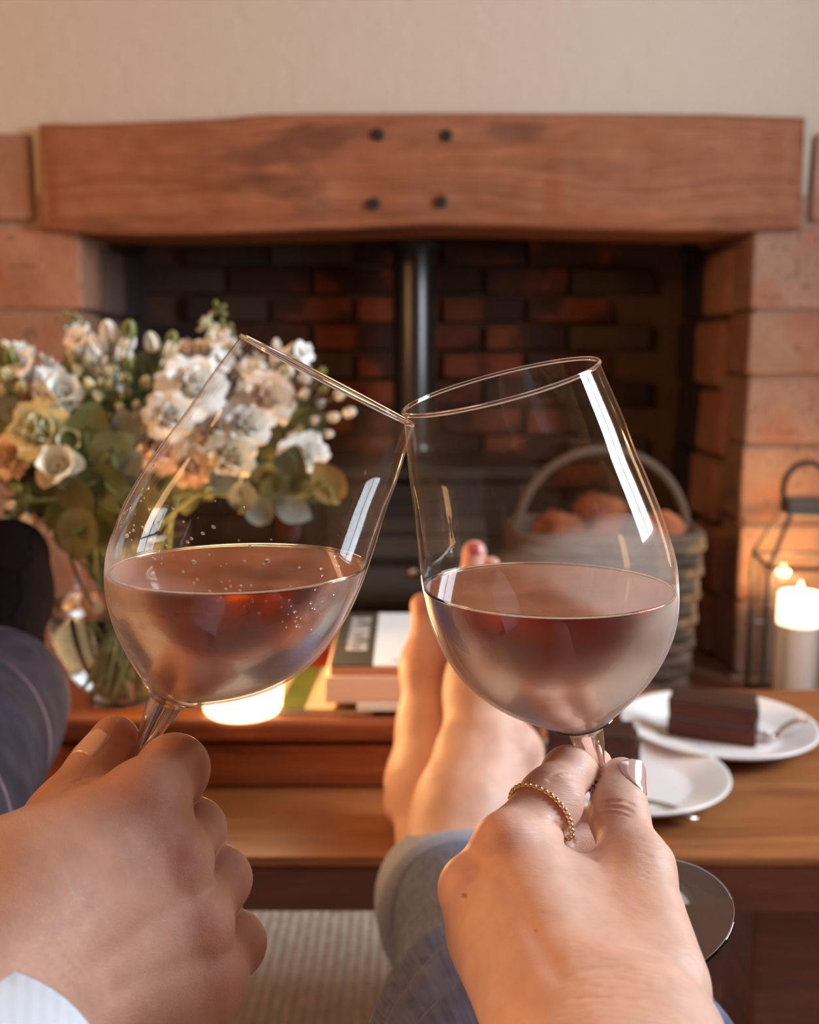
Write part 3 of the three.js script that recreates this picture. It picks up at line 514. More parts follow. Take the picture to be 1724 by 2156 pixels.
// ---------------------------------------------------------------- flowers
const petalM = (r, g, b, t = 0.14) => phy({ color: lin(r, g, b), roughness: 0.85, transmission: t, thickness: 0, specularIntensity: 0.3 });
const PM = { white: petalM(0.93, 0.93, 0.88), cream: petalM(0.9, 0.85, 0.7), green: petalM(0.8, 0.8, 0.56), peach: petalM(0.86, 0.68, 0.5), blush: petalM(0.88, 0.78, 0.66) };
const leafTex = tex(128, 256, (u, v) => { const m = Math.abs(u - 0.5), vein = Math.max(sstep(0.03, 0.0, m), 0.6 * sstep(0.08, 0, Math.abs(((v * 7 + m * 6) % 1) - 0.5))); return mix3([0.82, 0.82, 0.82], [1, 1, 1], vein * 0.7 + 0.3 * fbm(u, v, 8, 141)); });
const leafM = [[0.17, 0.19, 0.065], [0.26, 0.25, 0.1], [0.085, 0.105, 0.04], [0.26, 0.3, 0.27], [0.36, 0.24, 0.07]].map((c) => phy({ color: lin(...c), map: leafTex, roughness: 0.6, transmission: 0.15, thickness: 0, specularIntensity: 0.4 }));
const stemM = std({ color: lin(0.13, 0.16, 0.05), roughness: 0.6 }), budGreen = std({ color: lin(0.32, 0.36, 0.14), roughness: 0.6 });
function petalGeo(th0, th1, wid, cup, ruffle, s) {                    // base at the origin, y along the flower's axis, z outward
  const path = [[0, 0]], K = 8; for (let i = 0; i < K; i++) { const th = lerp(th0, th1, (i + 0.5) / K); path.push([path[i][0] + Math.cos(th) / K, path[i][1] + Math.sin(th) / K]); }
  return grid(6, K, (u, v) => { const i = Math.round(v * K), a = u * 2 - 1, w = wid * Math.pow(Math.sin(Math.PI * (0.1 + 0.8 * Math.pow(v, 0.8))), 0.7), [y, z] = path[i], r = ruffle * v * v * Math.sin(a * 5 + s); return V(a * w, y + r * 0.6 - 0.1 * a * a * v * v, z - cup * a * a * w + r * 0.5); });
}
const PG = { heart: petalGeo(-0.5, -0.15, 0.34, 0.7, 0.01, 0), inner: petalGeo(0.15, 0.25, 0.45, 0.65, 0.03, 1), mid: petalGeo(0.55, 0.75, 0.5, 0.45, 0.05, 2), outer: petalGeo(0.85, 1.55, 0.55, 0.28, 0.06, 3), cup: petalGeo(0.75, 0.15, 0.62, 0.55, 0.05, 1), bud: petalGeo(0.55, -0.55, 0.36, 0.75, 0.0, 0) };
const ruff = mergeGeometries([0, 1, 2, 3, 4].flatMap((i) => [petalGeo(0.8, 1.5, 0.55, 0.2, 0.12, i).rotateY(i * 1.257), petalGeo(0.3, 0.8, 0.42, 0.3, 0.14, i + 2).scale(0.8, 0.8, 0.8).rotateY(i * 1.257 + 0.6)]));
const budGeo = mergeGeometries([0, 1, 2, 3].map((i) => PG.bud.clone().rotateY(i * Math.PI / 2)));
const leafGeo = grid(6, 10, (u, v) => { const a = u * 2 - 1, w = 0.34 * Math.pow(Math.sin(Math.PI * Math.pow(v, 0.85)), 0.75); return V(a * w, v - 0.1 * v * v, 0.16 * a * a * w - 0.28 * v * v + 0.02 * Math.sin(v * 9)); });
const roundLeafGeo = grid(6, 10, (u, v) => { const a = u * 2 - 1, w = 0.46 * Math.sqrt(Math.max(0, 1 - Math.pow(2 * v - 1, 2))); return V(a * w, v, 0.1 * a * a - 0.1 * v * v); });
const NECK = () => V(VASE.x + rr(-0.046, 0.046), BT + 0.168, VASE.z + rr(-0.042, 0.042));
let stemCount = 0;
function flower(name, label, category, q, group) {
  const a = rnd() * 6.28, fr_ = rr(0.01, 0.034), foot = V(VASE.x + fr_ * Math.cos(a), BT + (stemCount++ % 5 < 3 ? rr(0.1, 0.13) : 0.012), VASE.z + fr_ * Math.sin(a)), o = thing(name, label, category, foot, group), n = NECK();
  const end = q.clone(), mid = n.clone().lerp(end, 0.5); mid.y += 0.02;
  part(o, 'stem', tube([V(0, 0, 0), n.clone().sub(foot), mid.sub(foot), end.clone().sub(foot)], 0.0017, 18, 6), stemM);
  o.userData.at = undefined; delete o.userData.at; return [o, end.sub(foot)];
}
function put(o, name, geo, m, at, dir, size, spin, tilt = 0) {        // a piece whose y axis points along dir
  const k = part(o, name, geo, m, at); k.quaternion.setFromUnitVectors(V(0, 1, 0), dir.clone().normalize()).multiply(new THREE.Quaternion().setFromAxisAngle(V(0, 1, 0), spin)); if (tilt) k.rotateX(tilt); k.scale.setScalar(size); return k;
}
const out = (px, py, f = 0.75) => V((px - 320) / 420, 0.35 + (930 - py) / 330, f).normalize();
function rose(label, px, py, d, R, m, dir, lab) {
  const [o, e] = flower('rose', label, 'flower', P(px, py, d)); const D = dir ?? out(px, py), base = e.clone().addScaledVector(D, -R * 0.55), r = R * 1.22;
  for (let i = 0; i < 4; i++) put(o, 'petal', PG.heart, PM[m], base, D, r * 0.95, i * 1.57 + 0.3);
  for (let i = 0; i < 5; i++) put(o, 'petal', PG.inner, PM[m], base, D, r * 0.98, i * 1.257);
  for (let i = 0; i < 6; i++) put(o, 'petal', PG.mid, PM[m], base, D, r * 1.0, i * 1.047 + 0.5);
  for (let i = 0; i < 7; i++) put(o, 'petal', PG.outer, PM[m], base, D, r * 1.02, i * 0.8976 + 0.2);
  put(o, 'flower_centre', new THREE.SphereGeometry(0.3, 14, 10).scale(1, 1.15, 1).translate(0, 0.3, 0), PM[m], base, D, r, 0);
  put(o, 'calyx', new THREE.ConeGeometry(0.25, 0.4, 8).rotateX(Math.PI).translate(0, -0.1, 0), stemM, base, D, r, 0);
}
function cupFlower(label, px, py, d, R, m, dir) {
  const [o, e] = flower('lisianthus', label, 'flower', P(px, py, d)); const D = dir ?? out(px, py), base = e.clone().addScaledVector(D, -R * 0.6);
  for (let i = 0; i < 5; i++) put(o, 'petal', PG.cup, PM[m], base, D, R * 1.55, i * 1.257);
  for (let i = 0; i < 4; i++) put(o, 'petal', PG.inner, PM[m], base, D, R * 0.95, i * 1.57 + 0.5);
  put(o, 'flower_centre', new THREE.SphereGeometry(0.24, 12, 8).translate(0, 0.35, 0), budGreen, base, D, R, 0);
}
function stock(label, px, py, d, L, n, R, m, tipGreen = true) {       // a spike of ruffled florets with closed buds at the tip
  const [o, e] = flower('stock_flower', label, 'flower', P(px, py, d)), D = out(px, py, 0.25);
  for (let i = 0; i < n; i++) { const t = i / n, a = i * 2.4, rad = V(Math.cos(a), 0.15, Math.sin(a)), dir = D.clone().multiplyScalar(0.5).add(rad); put(o, 'floret', ruff, PM[m], e.clone().addScaledVector(D, (t - 0.6) * L).addScaledVector(rad, R * 0.55), dir, R * (1.3 - 0.4 * t), i); }
  for (let i = 0; i < 5; i++) { const a = i * 2.4; put(o, 'bud', budGeo, tipGreen ? budGreen : PM[m], e.clone().addScaledVector(D, L * (0.36 + i * 0.045)).add(V(Math.cos(a) * R * 0.28, 0, Math.sin(a) * R * 0.28)), D.clone().add(V(Math.cos(a) * 0.5, 0, Math.sin(a) * 0.5)), R * 0.55, i); }
}
function budSpray(label, px, py, d, n, spread, R, m, dir) {
  const [o, e] = flower('bud_spray', label, 'flower', P(px, py, d)), D = (dir ?? out(px, py, 0.2)).clone().normalize();
  for (let i = 0; i < n; i++) {
    const a = i * 2.4, k = Math.sqrt((i + 0.5) / n), off = V(Math.cos(a) * spread * k, Math.sin(a) * spread * k, rr(-0.5, 0.5) * spread * 0.6), tip = e.clone().add(off), dd = D.clone().add(off.clone().multiplyScalar(0.7 / spread));
    part(o, 'twig', tube([e.clone().addScaledVector(D, -spread), e.clone().lerp(tip, 0.5).addScaledVector(D, -spread * 0.25), tip], 0.0011, 6, 5), stemM);
    const b = put(o, 'bud', budGeo, i % 4 === 3 ? budGreen : PM[m], tip, dd, R * rr(0.8, 1.15), a); put(o, 'sepal', new THREE.ConeGeometry(0.22, 0.35, 6).rotateX(Math.PI).translate(0, 0.02, 0), budGreen, tip, dd, R, 0);
  }
}
function leafStem(label, leaves, mIdx, geo = leafGeo, name = 'leafy_stem') { // leaves: [px, py, d, length, direction in the picture (degrees), material]
  const [f] = leaves, [o, e] = flower(name, label, 'foliage', P(f[0], f[1], f[2]));
  const foot = o.position;
  for (const [px, py, d, L, deg, mi] of leaves) {
    const c = P(px, py, d).sub(foot), a = deg * Math.PI / 180, D = V(Math.cos(a), Math.sin(a), rr(-0.1, 0.35)).normalize(), base = c.clone().addScaledVector(D, -L * 0.5);
    const k = part(o, 'leaf', geo, leafM[mi ?? mIdx], base), side = V(Math.sin(a) + rr(-0.25, 0.25), -Math.cos(a), rr(-0.25, 0.25)), nz = side.clone().cross(D).normalize(), xx = D.clone().cross(nz).normalize();
    k.quaternion.setFromRotationMatrix(new THREE.Matrix4().makeBasis(xx, D, nz)); k.scale.setScalar(L);
    part(o, 'petiole', tube([e.clone().lerp(base, 0.15), e.clone().lerp(base, 0.6).add(V(0, -0.008, 0)), base], 0.0012, 6, 5), stemM);
  }
}
rose('large white rose at the top right of the bouquet, left of the wine glass rim', 404, 812, 0.99, 0.031, 'white', V(0.25, 0.45, 0.9));
rose('round white rose low on the right of the bouquet beside the glass edge', 354, 876, 0.97, 0.022, 'white', V(0.05, 0.1, 1));
rose('greenish cream spiral rose at the left of the bouquet', 80, 905, 0.97, 0.028, 'green', V(-0.1, 0.15, 1));
rose('pale peach rose behind the glass edge at the right of the bouquet', 336, 944, 0.99, 0.024, 'peach', V(0.1, -0.05, 1));
rose('cream rose at the top of the bouquet between the buds', 408, 758, 1.05, 0.026, 'blush', V(0.1, 0.6, 0.8));
rose('soft cream rose seen through the wine glass bowl', 482, 962, 1.0, 0.024, 'cream', V(0.1, 0, 1));
rose('blush beige rose seen through the top of the wine glass', 560, 836, 1.02, 0.026, 'blush', V(0.2, 0.3, 0.9));
rose('white rose seen through the glass near its left edge', 516, 892, 1.01, 0.024, 'white', V(0.2, 0.2, 1));
rose('white rose seen through the middle of the wine glass bowl', 640, 960, 1.03, 0.024, 'white', V(0.35, 0.05, 0.9));
rose('peach rose at the far left edge of the bouquet', 14, 962, 0.99, 0.02, 'peach', V(-0.3, 0, 1));
rose('blush rose tucked in the upper left of the bouquet', 52, 846, 1.02, 0.024, 'peach', V(-0.3, 0.3, 0.9));
cupFlower('open cream cup flower hanging at the lower left of the bouquet', 124, 985, 0.955, 0.024, 'cream', V(0.1, 0.5, 0.85));
cupFlower('small pale green flower above the hanging cream cup', 142, 928, 0.97, 0.016, 'green', V(0.4, 0.2, 0.9));
cupFlower('white half open flower at the left with raised petals', 130, 826, 0.98, 0.021, 'white', V(0.35, 0.5, 0.75));
stock('white ruffled stock spike at the upper left of the bouquet', 80, 786, 1.0, 0.06, 8, 0.017, 'white', false);
stock('white ruffled stock spike with green buds at the top left of centre', 186, 738, 1.03, 0.065, 8, 0.015, 'white');
stock('white ruffled stock spike at the top right against the dark hearth', 462, 745, 1.05, 0.055, 7, 0.015, 'white');
stock('green budded stock spike rising highest from the bouquet', 450, 712, 1.05, 0.06, 5, 0.014, 'green');
stock('white stock floret standing just above the tilted glass rim', 622, 752, 1.06, 0.02, 4, 0.014, 'white', false);
budSpray('cluster of upright white buds at the top centre left', 250, 738, 1.0, 5, 0.016, 0.022, 'white', V(0, 1, 0.2));
budSpray('cream buds leaning on the top of the bouquet beside the dark gap', 340, 752, 1.02, 4, 0.014, 0.021, 'cream', V(0.1, 1, 0.2));
budSpray('spray of small pearly buds seen through the glass at the right', 652, 856, 1.03, 15, 0.036, 0.013, 'white', V(0.6, 0.5, 0.4));
budSpray('spray of yellow green buds at the heart of the bouquet', 250, 835, 0.99, 14, 0.03, 0.013, 'green', V(0, 0.7, 0.6));
budSpray('loose green buds at the upper middle of the bouquet', 215, 780, 1.01, 12, 0.032, 0.012, 'green', V(-0.1, 0.9, 0.4));
budSpray('tiny white buds seen through the glass near its rim', 596, 780, 1.05, 7, 0.022, 0.014, 'white', V(0.2, 0.9, 0.2));
budSpray('green tipped buds at the far left edge above the peach rose', 8, 800, 0.99, 8, 0.026, 0.016, 'green', V(-0.3, 0.9, 0.3));
budSpray('small pink buds low at the left edge of the bouquet', 20, 1060, 0.98, 7, 0.024, 0.014, 'peach', V(-0.6, -0.1, 0.6));
leafStem('tall upright olive leaf stem at the middle left of the bouquet', [[183, 900, 0.965, 0.062, 80, 0], [176, 960, 0.97, 0.05, 95, 1], [205, 850, 0.99, 0.04, 60, 0]], 0);
leafStem('leafy stem with a pale leaf lying sideways below the green buds', [[236, 945, 0.955, 0.05, 25, 1], [262, 905, 0.97, 0.046, 100, 3], [270, 985, 0.96, 0.04, 60, 3]], 1);
leafStem('broad leaved stem drooping at the lower middle of the bouquet', [[212, 1018, 0.95, 0.054, 170, 0], [160, 1054, 0.95, 0.05, -70, 1], [255, 1055, 0.97, 0.045, -100, 2]], 0);
leafStem('drooping olive leaf stem just over the vase mouth', [[160, 1128, 0.955, 0.058, -100, 1], [212, 1120, 0.96, 0.056, -80, 0], [120, 1090, 0.97, 0.04, -130, 0], [250, 1120, 0.975, 0.045, -60, 2]], 1);
leafStem('cluster of olive leaves hanging over the right of the vase rim', [[275, 1090, 0.965, 0.05, -100, 1], [300, 1050, 0.975, 0.05, -60, 0], [240, 1080, 0.96, 0.048, -80, 0], [190, 1085, 0.97, 0.05, -110, 2], [300, 1120, 0.985, 0.045, -80, 2], [140, 1140, 0.985, 0.04, -95, 2]], 1);
leafStem('dark leaf stem behind the roses at the lower left', [[55, 1010, 1.0, 0.05, 200, 2], [30, 1085, 1.0, 0.05, 220, 2], [90, 1050, 1.0, 0.05, 250, 2], [100, 960, 1.01, 0.05, 150, 2]], 2);
leafStem('dark leaf stem filling the middle behind the buds', [[240, 880, 1.03, 0.06, 90, 2], [300, 840, 1.04, 0.06, 60, 2], [300, 1000, 1.03, 0.06, -60, 2], [180, 830, 1.05, 0.06, 110, 2], [330, 790, 1.06, 0.05, 70, 0], [130, 880, 1.04, 0.06, 130, 2]], 2);
leafStem('blue grey round leaf stem seen through the glass bowl', [[512, 1046, 0.99, 0.03, 70, 3], [470, 1010, 1.0, 0.03, 200, 3], [560, 1010, 1.0, 0.034, 20, 2], [546, 1075, 1.0, 0.03, -50, 3]], 3, roundLeafGeo, 'eucalyptus_stem');
leafStem('stem with a large amber leaf seen through the glass at the right', [[690, 1015, 1.0, 0.05, 115, 4], [648, 1030, 1.01, 0.045, -30, 2], [610, 985, 1.0, 0.05, 75, 2], [590, 1030, 1.0, 0.045, 20, 0], [620, 1075, 1.0, 0.04, -20, 3]], 4);
leafStem('green leaf stem seen through the upper middle of the glass', [[600, 870, 1.04, 0.05, 60, 0], [560, 920, 1.04, 0.05, 100, 2], [530, 830, 1.05, 0.045, 80, 0], [650, 900, 1.05, 0.05, 40, 2]], 0);
leafStem('grey green leaf stem at the far left under the buds', [[14, 860, 0.99, 0.04, 160, 3], [4, 900, 1.0, 0.045, 190, 0], [16, 760, 1.01, 0.05, 100, 0]], 3);
leafStem('stem of small leaves along the top beside the tall green spike', [[300, 770, 1.05, 0.035, 80, 0], [440, 790, 1.04, 0.04, 60, 0], [480, 790, 1.05, 0.04, 30, 2], [380, 740, 1.06, 0.03, 100, 0], [160, 700, 1.05, 0.03, 100, 0], [150, 780, 1.03, 0.045, 120, 0]], 0);

rose('white rose at the middle of the bouquet just above the pale leaf', 300, 905, 1.0, 0.02, 'cream', V(0, 0.2, 1));
rose('blush rose just inside the glass edge at the right of the bouquet', 440, 900, 1.02, 0.023, 'blush', V(0.1, 0.2, 1));
rose('peach rose low behind the wine glass edge', 400, 985, 1.0, 0.02, 'peach', V(0, -0.1, 1));
leafStem('dark leaf stem behind the blooms seen through the glass bowl', [[420, 1010, 1.03, 0.055, -60, 2], [450, 940, 1.05, 0.055, 60, 2], [390, 1040, 1.02, 0.05, -90, 2], [500, 1010, 1.04, 0.055, -40, 2], [360, 1010, 1.02, 0.055, -110, 0], [540, 960, 1.05, 0.05, 30, 2], [330, 1060, 1.02, 0.05, -90, 2]], 2);
stock('white ruffled stock spike rising behind the glass rim on the left', 520, 800, 1.06, 0.05, 7, 0.014, 'white', false);

// ---------------------------------------------------------------- wine glasses
const clear = phy({ color: 0xffffff, roughness: 0.0, transmission: 1, thickness: 0.004, ior: 1.5 });
const thinGlass = phy({ color: 0xffffff, roughness: 0.0, transmission: 1, thickness: 0, ior: 1.5 });
const mistGrain = (s, lo, hi) => tex(512, 512, (u, v) => {           // a film of condensation: grains of mist with a ragged upper border; v runs up the bowl
  const edge = lo + (hi - lo) * fbm(u, 0.37, 3, s, 3) + 0.02 * (fbm(u * 3, v, 24, s + 5, 3) - 0.5), grain = 0.75 + 0.14 * (vn(u * 480, v * 160, 480, s + 9) - 0.5) + 0.1 * (fbm(u * 3, v, 9, s + 11, 3) - 0.5);
  return sstep(edge + 0.05, edge - 0.05, v) * clamp(grain);
}, false);
// bowl profile [distance from the rim along the axis, radius], in units of the rim-to-stem length
const BOWL = [[0, 0.257], [0.08, 0.272], [0.158, 0.286], [0.236, 0.296], [0.318, 0.311], [0.423, 0.328], [0.49, 0.334], [0.55, 0.335], [0.61, 0.329], [0.67, 0.318], [0.73, 0.297], [0.78, 0.268], [0.83, 0.229], [0.875, 0.183], [0.915, 0.134], [0.95, 0.087], [0.972, 0.06], [0.985, 0.05]];
const GLASS_STEM = 0.078, GLASS_FOOT = 0.0375;
function wineGlass(label, rimPx, jointPx, dRim, dJoint, surfT, frost, mistSeed, mist, wineColor, mistAmount) {
  const R = P(...rimPx, dRim), J = P(...jointPx, dJoint), L = R.distanceTo(J), ax = R.clone().sub(J).normalize();
  const o = thing('wine_glass', label, 'wine glass', J.clone().addScaledVector(ax, -GLASS_STEM));
  const right = V(1, 0, 0).addScaledVector(ax, -ax.x).normalize(); o.quaternion.setFromRotationMatrix(new THREE.Matrix4().makeBasis(right, ax, right.clone().cross(ax)));
  const y0 = GLASS_STEM, cv = new THREE.CatmullRomCurve3(BOWL.map(([s, r]) => V(r * L, y0 + (1 - s) * L, 0))).getPoints(90).reverse().map((q) => [q.x, q.y]);  // from the stem up
  part(o, 'bowl', lathe([[0.0004, cv[0][1] + 0.0012], [cv[0][0] * 0.6, cv[0][1] + 0.0006], ...cv], 128), thinGlass);
  part(o, 'rim', new THREE.TorusGeometry(cv[cv.length - 1][0], 0.00075, 10, 128).rotateX(Math.PI / 2).translate(0, y0 + L, 0), clear);
  const yb = cv[0][1] - 0.0003, rb = cv[0][0], yw = y0 + 0.0062, wi = cv.findIndex(([, y]) => y >= yw), rw = cv[wi][0], flare = cv.slice(0, wi).reverse().map(([r, y]) => [r * 0.965, y]);
  part(o, 'stem', lathe([[0.0004, yw - 0.0004], [rw * 0.9, yw - 0.0003], [rw * 0.955, yw - 0.0008], ...flare, [rb * 0.94, yb - 0.001], [rb * 0.86, yb - 0.005], [rb * 0.62, yb - 0.013], [0.0042, yb - 0.026], [0.0036, y0 * 0.5], [0.0038, 0.016], [0.0052, 0.009], [0.0085, 0.0052], [0.0004, 0.0046]], 48), clear);
  part(o, 'foot', lathe([[0.0004, 0.0002], [GLASS_FOOT * 0.6, 0.0006], [GLASS_FOOT - 0.001, 0], [GLASS_FOOT, 0.0009], [GLASS_FOOT - 0.0008, 0.0019], [GLASS_FOOT * 0.72, 0.0021], [GLASS_FOOT * 0.4, 0.0031], [0.009, 0.0044], [0.0004, 0.0044]], 96), clear);
  // the wine fills the bowl up to a level plane
  const up = V(0, 1, 0).applyQuaternion(o.quaternion.clone().invert()), yc = y0 + L * (1 - surfT), level = up.y * yc, gap = 0.0007;
  const prof = cv.slice(wi).map(([r, y]) => [Math.max(r - gap, 0.0006), y + 0.0006]), NA = 96, NR = 46, rows = [];
  for (let i = 0; i <= NA; i++) {
    const a = i / NA * 2 * Math.PI, ca = Math.cos(a), sa = Math.sin(a), H = ([r, y]) => up.x * r * ca + up.y * y + up.z * r * sa;
    let k = 1; while (k < prof.length - 1 && H(prof[k]) < level) k++;
    const h0 = H(prof[k - 1]), h1 = H(prof[k]), kt = k - 1 + clamp((level - h0) / (h1 - h0)), col = [];
    for (let j = 0; j <= NR; j++) { const t = kt * Math.pow(j / NR, 0.9), q = Math.min(Math.floor(t), prof.length - 2), f = t - q, r = lerp(prof[q][0], prof[q + 1][0], f), y = lerp(prof[q][1], prof[q + 1][1], f); col.push(V(r * ca, y, r * sa)); }
    rows.push(col);
  }
  const side = grid(NA, NR, (u, v) => rows[Math.round(u * NA)][Math.round(v * NR)].clone()), suv = side.attributes.uv; for (let i = 0; i < suv.count; i++) suv.setXY(i, suv.getX(i) * 0.98, suv.getY(i) * 0.86);
  const ctr = V(0, level / up.y, 0), topS = grid(NA, 10, (u, v) => { const e = rows[Math.round(u * NA)][NR], q = ctr.clone().lerp(e, 1 - v); return q; }), tuv = topS.attributes.uv; for (let i = 0; i < tuv.count; i++) tuv.setXY(i, tuv.getX(i) * 0.98, 0.93 + 0.05 * tuv.getY(i));
  const bot = grid(NA, 2, (u, v) => V(0, prof[0][1], 0).lerp(rows[Math.round(u * NA)][0], v)), buv = bot.attributes.uv; for (let i = 0; i < buv.count; i++) buv.setXY(i, 0, 0);
  const frostMap = tex(256, 256, (u, v) => v > 0.88 ? 0.0 : frost * (0.9 + 0.25 * (fbm(u, v, 14, mistSeed + 2, 3) - 0.5)), false); frostMap.wrapT = THREE.ClampToEdgeWrapping; frostMap.wrapS = THREE.ClampToEdgeWrapping;
  part(o, 'wine', mergeGeometries([side, topS, bot]), phy({ color: lin(1, 0.87, 0.77), roughness: 1, roughnessMap: frostMap, transmission: 1, thickness: 0.08, ior: 1.34, attenuationColor: lin(...wineColor), attenuationDistance: 0.08 }));
  const ring = rows.slice(0, -1).filter((_, i) => i % 2 === 0).map((c) => { const e = c[NR].clone(), k = Math.hypot(e.x, e.z); return V(e.x * (1 - 0.0004 / k), e.y + 0.0001, e.z * (1 - 0.0004 / k)); });
  part(o, 'meniscus', new THREE.TubeGeometry(new THREE.CatmullRomCurve3(ring, true), 160, 0.00055, 8, true), phy({ color: lin(1, 0.86, 0.74), roughness: 0.02, transmission: 1, thickness: 0.001, ior: 1.34 }));
  // condensation on the outside of the cold bowl
  const n = cv.length, cut = cv.filter((_, i) => i < n * 0.66), mm = mistGrain(mistSeed, ...mist); mm.wrapT = THREE.ClampToEdgeWrapping;
  part(o, 'condensation', lathe(cut.map(([r, y]) => [r + 0.00025, y]), 128), phy({ color: lin(1, 0.9, 0.82), roughness: 0.5, transmission: 1, thickness: 0, ior: 1.5, transparent: true, opacity: mistAmount, alphaMap: mm }));
  return { o, cv, y0, L, ax, J, R };
}
const G1 = wineGlass('clear wine glass tilted to the right in the fist at the left, half full', [692, 802], [345, 1484], 0.345, 0.357, 0.565, 0.31, 201, [0.6, 0.92], [0.94, 0.76, 0.5], 0.6);
const G2 = wineGlass('misted wine glass tilted left in the ringed hand, half full', [1053, 813], [1235, 1545], 0.345, 0.374, 0.56, 0.34, 221, [0.66, 1.06], [0.94, 0.76, 0.5], 0.75);
// droplets clinging inside the left glass above the wine
{
  const cv = G1.cv, geo = [], s = new THREE.SphereGeometry(1, 8, 5, 0, 2 * Math.PI, 0, Math.PI / 2);
  for (let i = 0; i < 110; i++) {
    const a = rr(0.6, 2.9), k = Math.floor(lerp(cv.length * 0.56, cv.length * 0.74, Math.pow(rnd(), 1.6))), [r, y] = cv[k], q = s.clone(), z = rr(0.00018, 0.00055) * (rnd() < 0.12 ? 1.7 : 1);
    q.scale(z, z * 0.7, z * rr(1, 1.5)).rotateZ(-Math.PI / 2).rotateY(-a + Math.PI).translate((r - 0.0002) * Math.cos(a), y, (r - 0.0002) * Math.sin(a)); geo.push(q);
  }
  const m = part(G1.o, 'droplets', mergeGeometries(geo), phy({ color: 0xffffff, roughness: 0, transmission: 1, thickness: 0.001, ior: 1.33 })); m.userData.kind = 'stuff';
}

// ---------------------------------------------------------------- people
const skinBump = tex(1024, 1024, (u, v) => {                        // fine cells and lines of skin
  const w = fbm(u, v, 16, 301, 2) * 0.02; let best = 9, second = 9; const n = 90, x = (u + w) * n, y = (v + w) * n, xi = Math.floor(x), yi = Math.floor(y);
  for (let j = -1; j <= 1; j++) for (let i = -1; i <= 1; i++) { const cx = ((xi + i) % n + n) % n, cy = ((yi + j) % n + n) % n, d = Math.hypot(xi + i + hash(cx, cy, 311) - x, yi + j + hash(cx, cy, 312) - y); if (d < best) { second = best; best = d; } else if (d < second) second = d; }
  return clamp(0.35 + 0.6 * Math.min(1, (second - best) * 2.5) * 0.7 + 0.3 * (fbm(u, v, 40, 313, 3) - 0.5));
}, false);
const skinM = (o) => phy({ color: 0xffffff, vertexColors: true, roughness: 0.48, bumpMap: rep(skinBump, 26, 26), bumpScale: 0.00009, specularIntensity: 0.8, sheen: 0.25, sheenRoughness: 0.6, sheenColor: lin(1, 0.6, 0.45), ...o });
const Q = (a) => P(a[0], a[1], a[2]);
function chain(pts, k) { const l = []; for (let i = 0; i < pts.length - 1; i++) l.push(bone(Q(pts[i]), Q(pts[i + 1]), pts[i][3] / 1000, pts[i + 1][3] / 1000)); return join(l, k); }
function hand(spec) {                                                // fingers stay apart from one another and melt into the palm
  const palm = join(spec.palm.map(([a, b]) => bone(Q(a), Q(b), a[3] / 1000, b[3] / 1000)), spec.kPalm), fingers = spec.fingers.map((c) => chain(c, 0.005)), thumb = chain(spec.thumb, 0.007), bumps = (spec.bumps ?? []).map(([px, py, d, r]) => ball(P(px, py, d), r / 1000));
  const base = (x, y, z) => {
    let F = fingers[0](x, y, z); for (let i = 1; i < fingers.length; i++) F = smin(F, fingers[i](x, y, z), 0.0016);
    const p = palm(x, y, z); let d = smin(p, F, spec.kFinger); for (const b of bumps) d = smin(d, b(x, y, z), 0.006);
    return smin(d, smin(p, thumb(x, y, z), spec.kThumb), 0.0014);
  };
  const eye = V(...EYE), lines = [];
  for (const [w, depth, ...pts] of spec.creases ?? []) { const hit = pts.map(([px, py]) => march(base, P(px, py, 0.2), P(px, py, 0.6))); lines.push({ w: w / 1000, depth: depth / 1000, segs: hit.slice(1).map((b, i) => bone(hit[i], b, 0, 0)), c: hit[0].clone().lerp(hit[hit.length - 1], 0.5), R: hit[0].distanceTo(hit[hit.length - 1]) * 0.6 + w * 0.004 }); }
  const f = (x, y, z) => {
    let d = base(x, y, z);
    if (d > 0.004 || d < -0.004) return d;
    for (const l of lines) { const q = Math.hypot(x - l.c.x, y - l.c.y, z - l.c.z); if (q > l.R) continue; let m = 1; for (const s of l.segs) m = Math.min(m, s(x, y, z)); d += l.depth * Math.exp(-m * m / (l.w * l.w)); }
    d += 0.0006 * (n3(x * 95 + 31, y * 95, z * 95) - 0.5) + 0.00012 * (n3(x * 420 + 7, y * 420, z * 420) - 0.5);
    return d;
  };
  return { f, base };
}
const boundsOf = (pts, pad) => { const b = new THREE.Box3().setFromPoints(pts); return [b.min.subScalar(pad), b.max.addScalar(pad)]; };
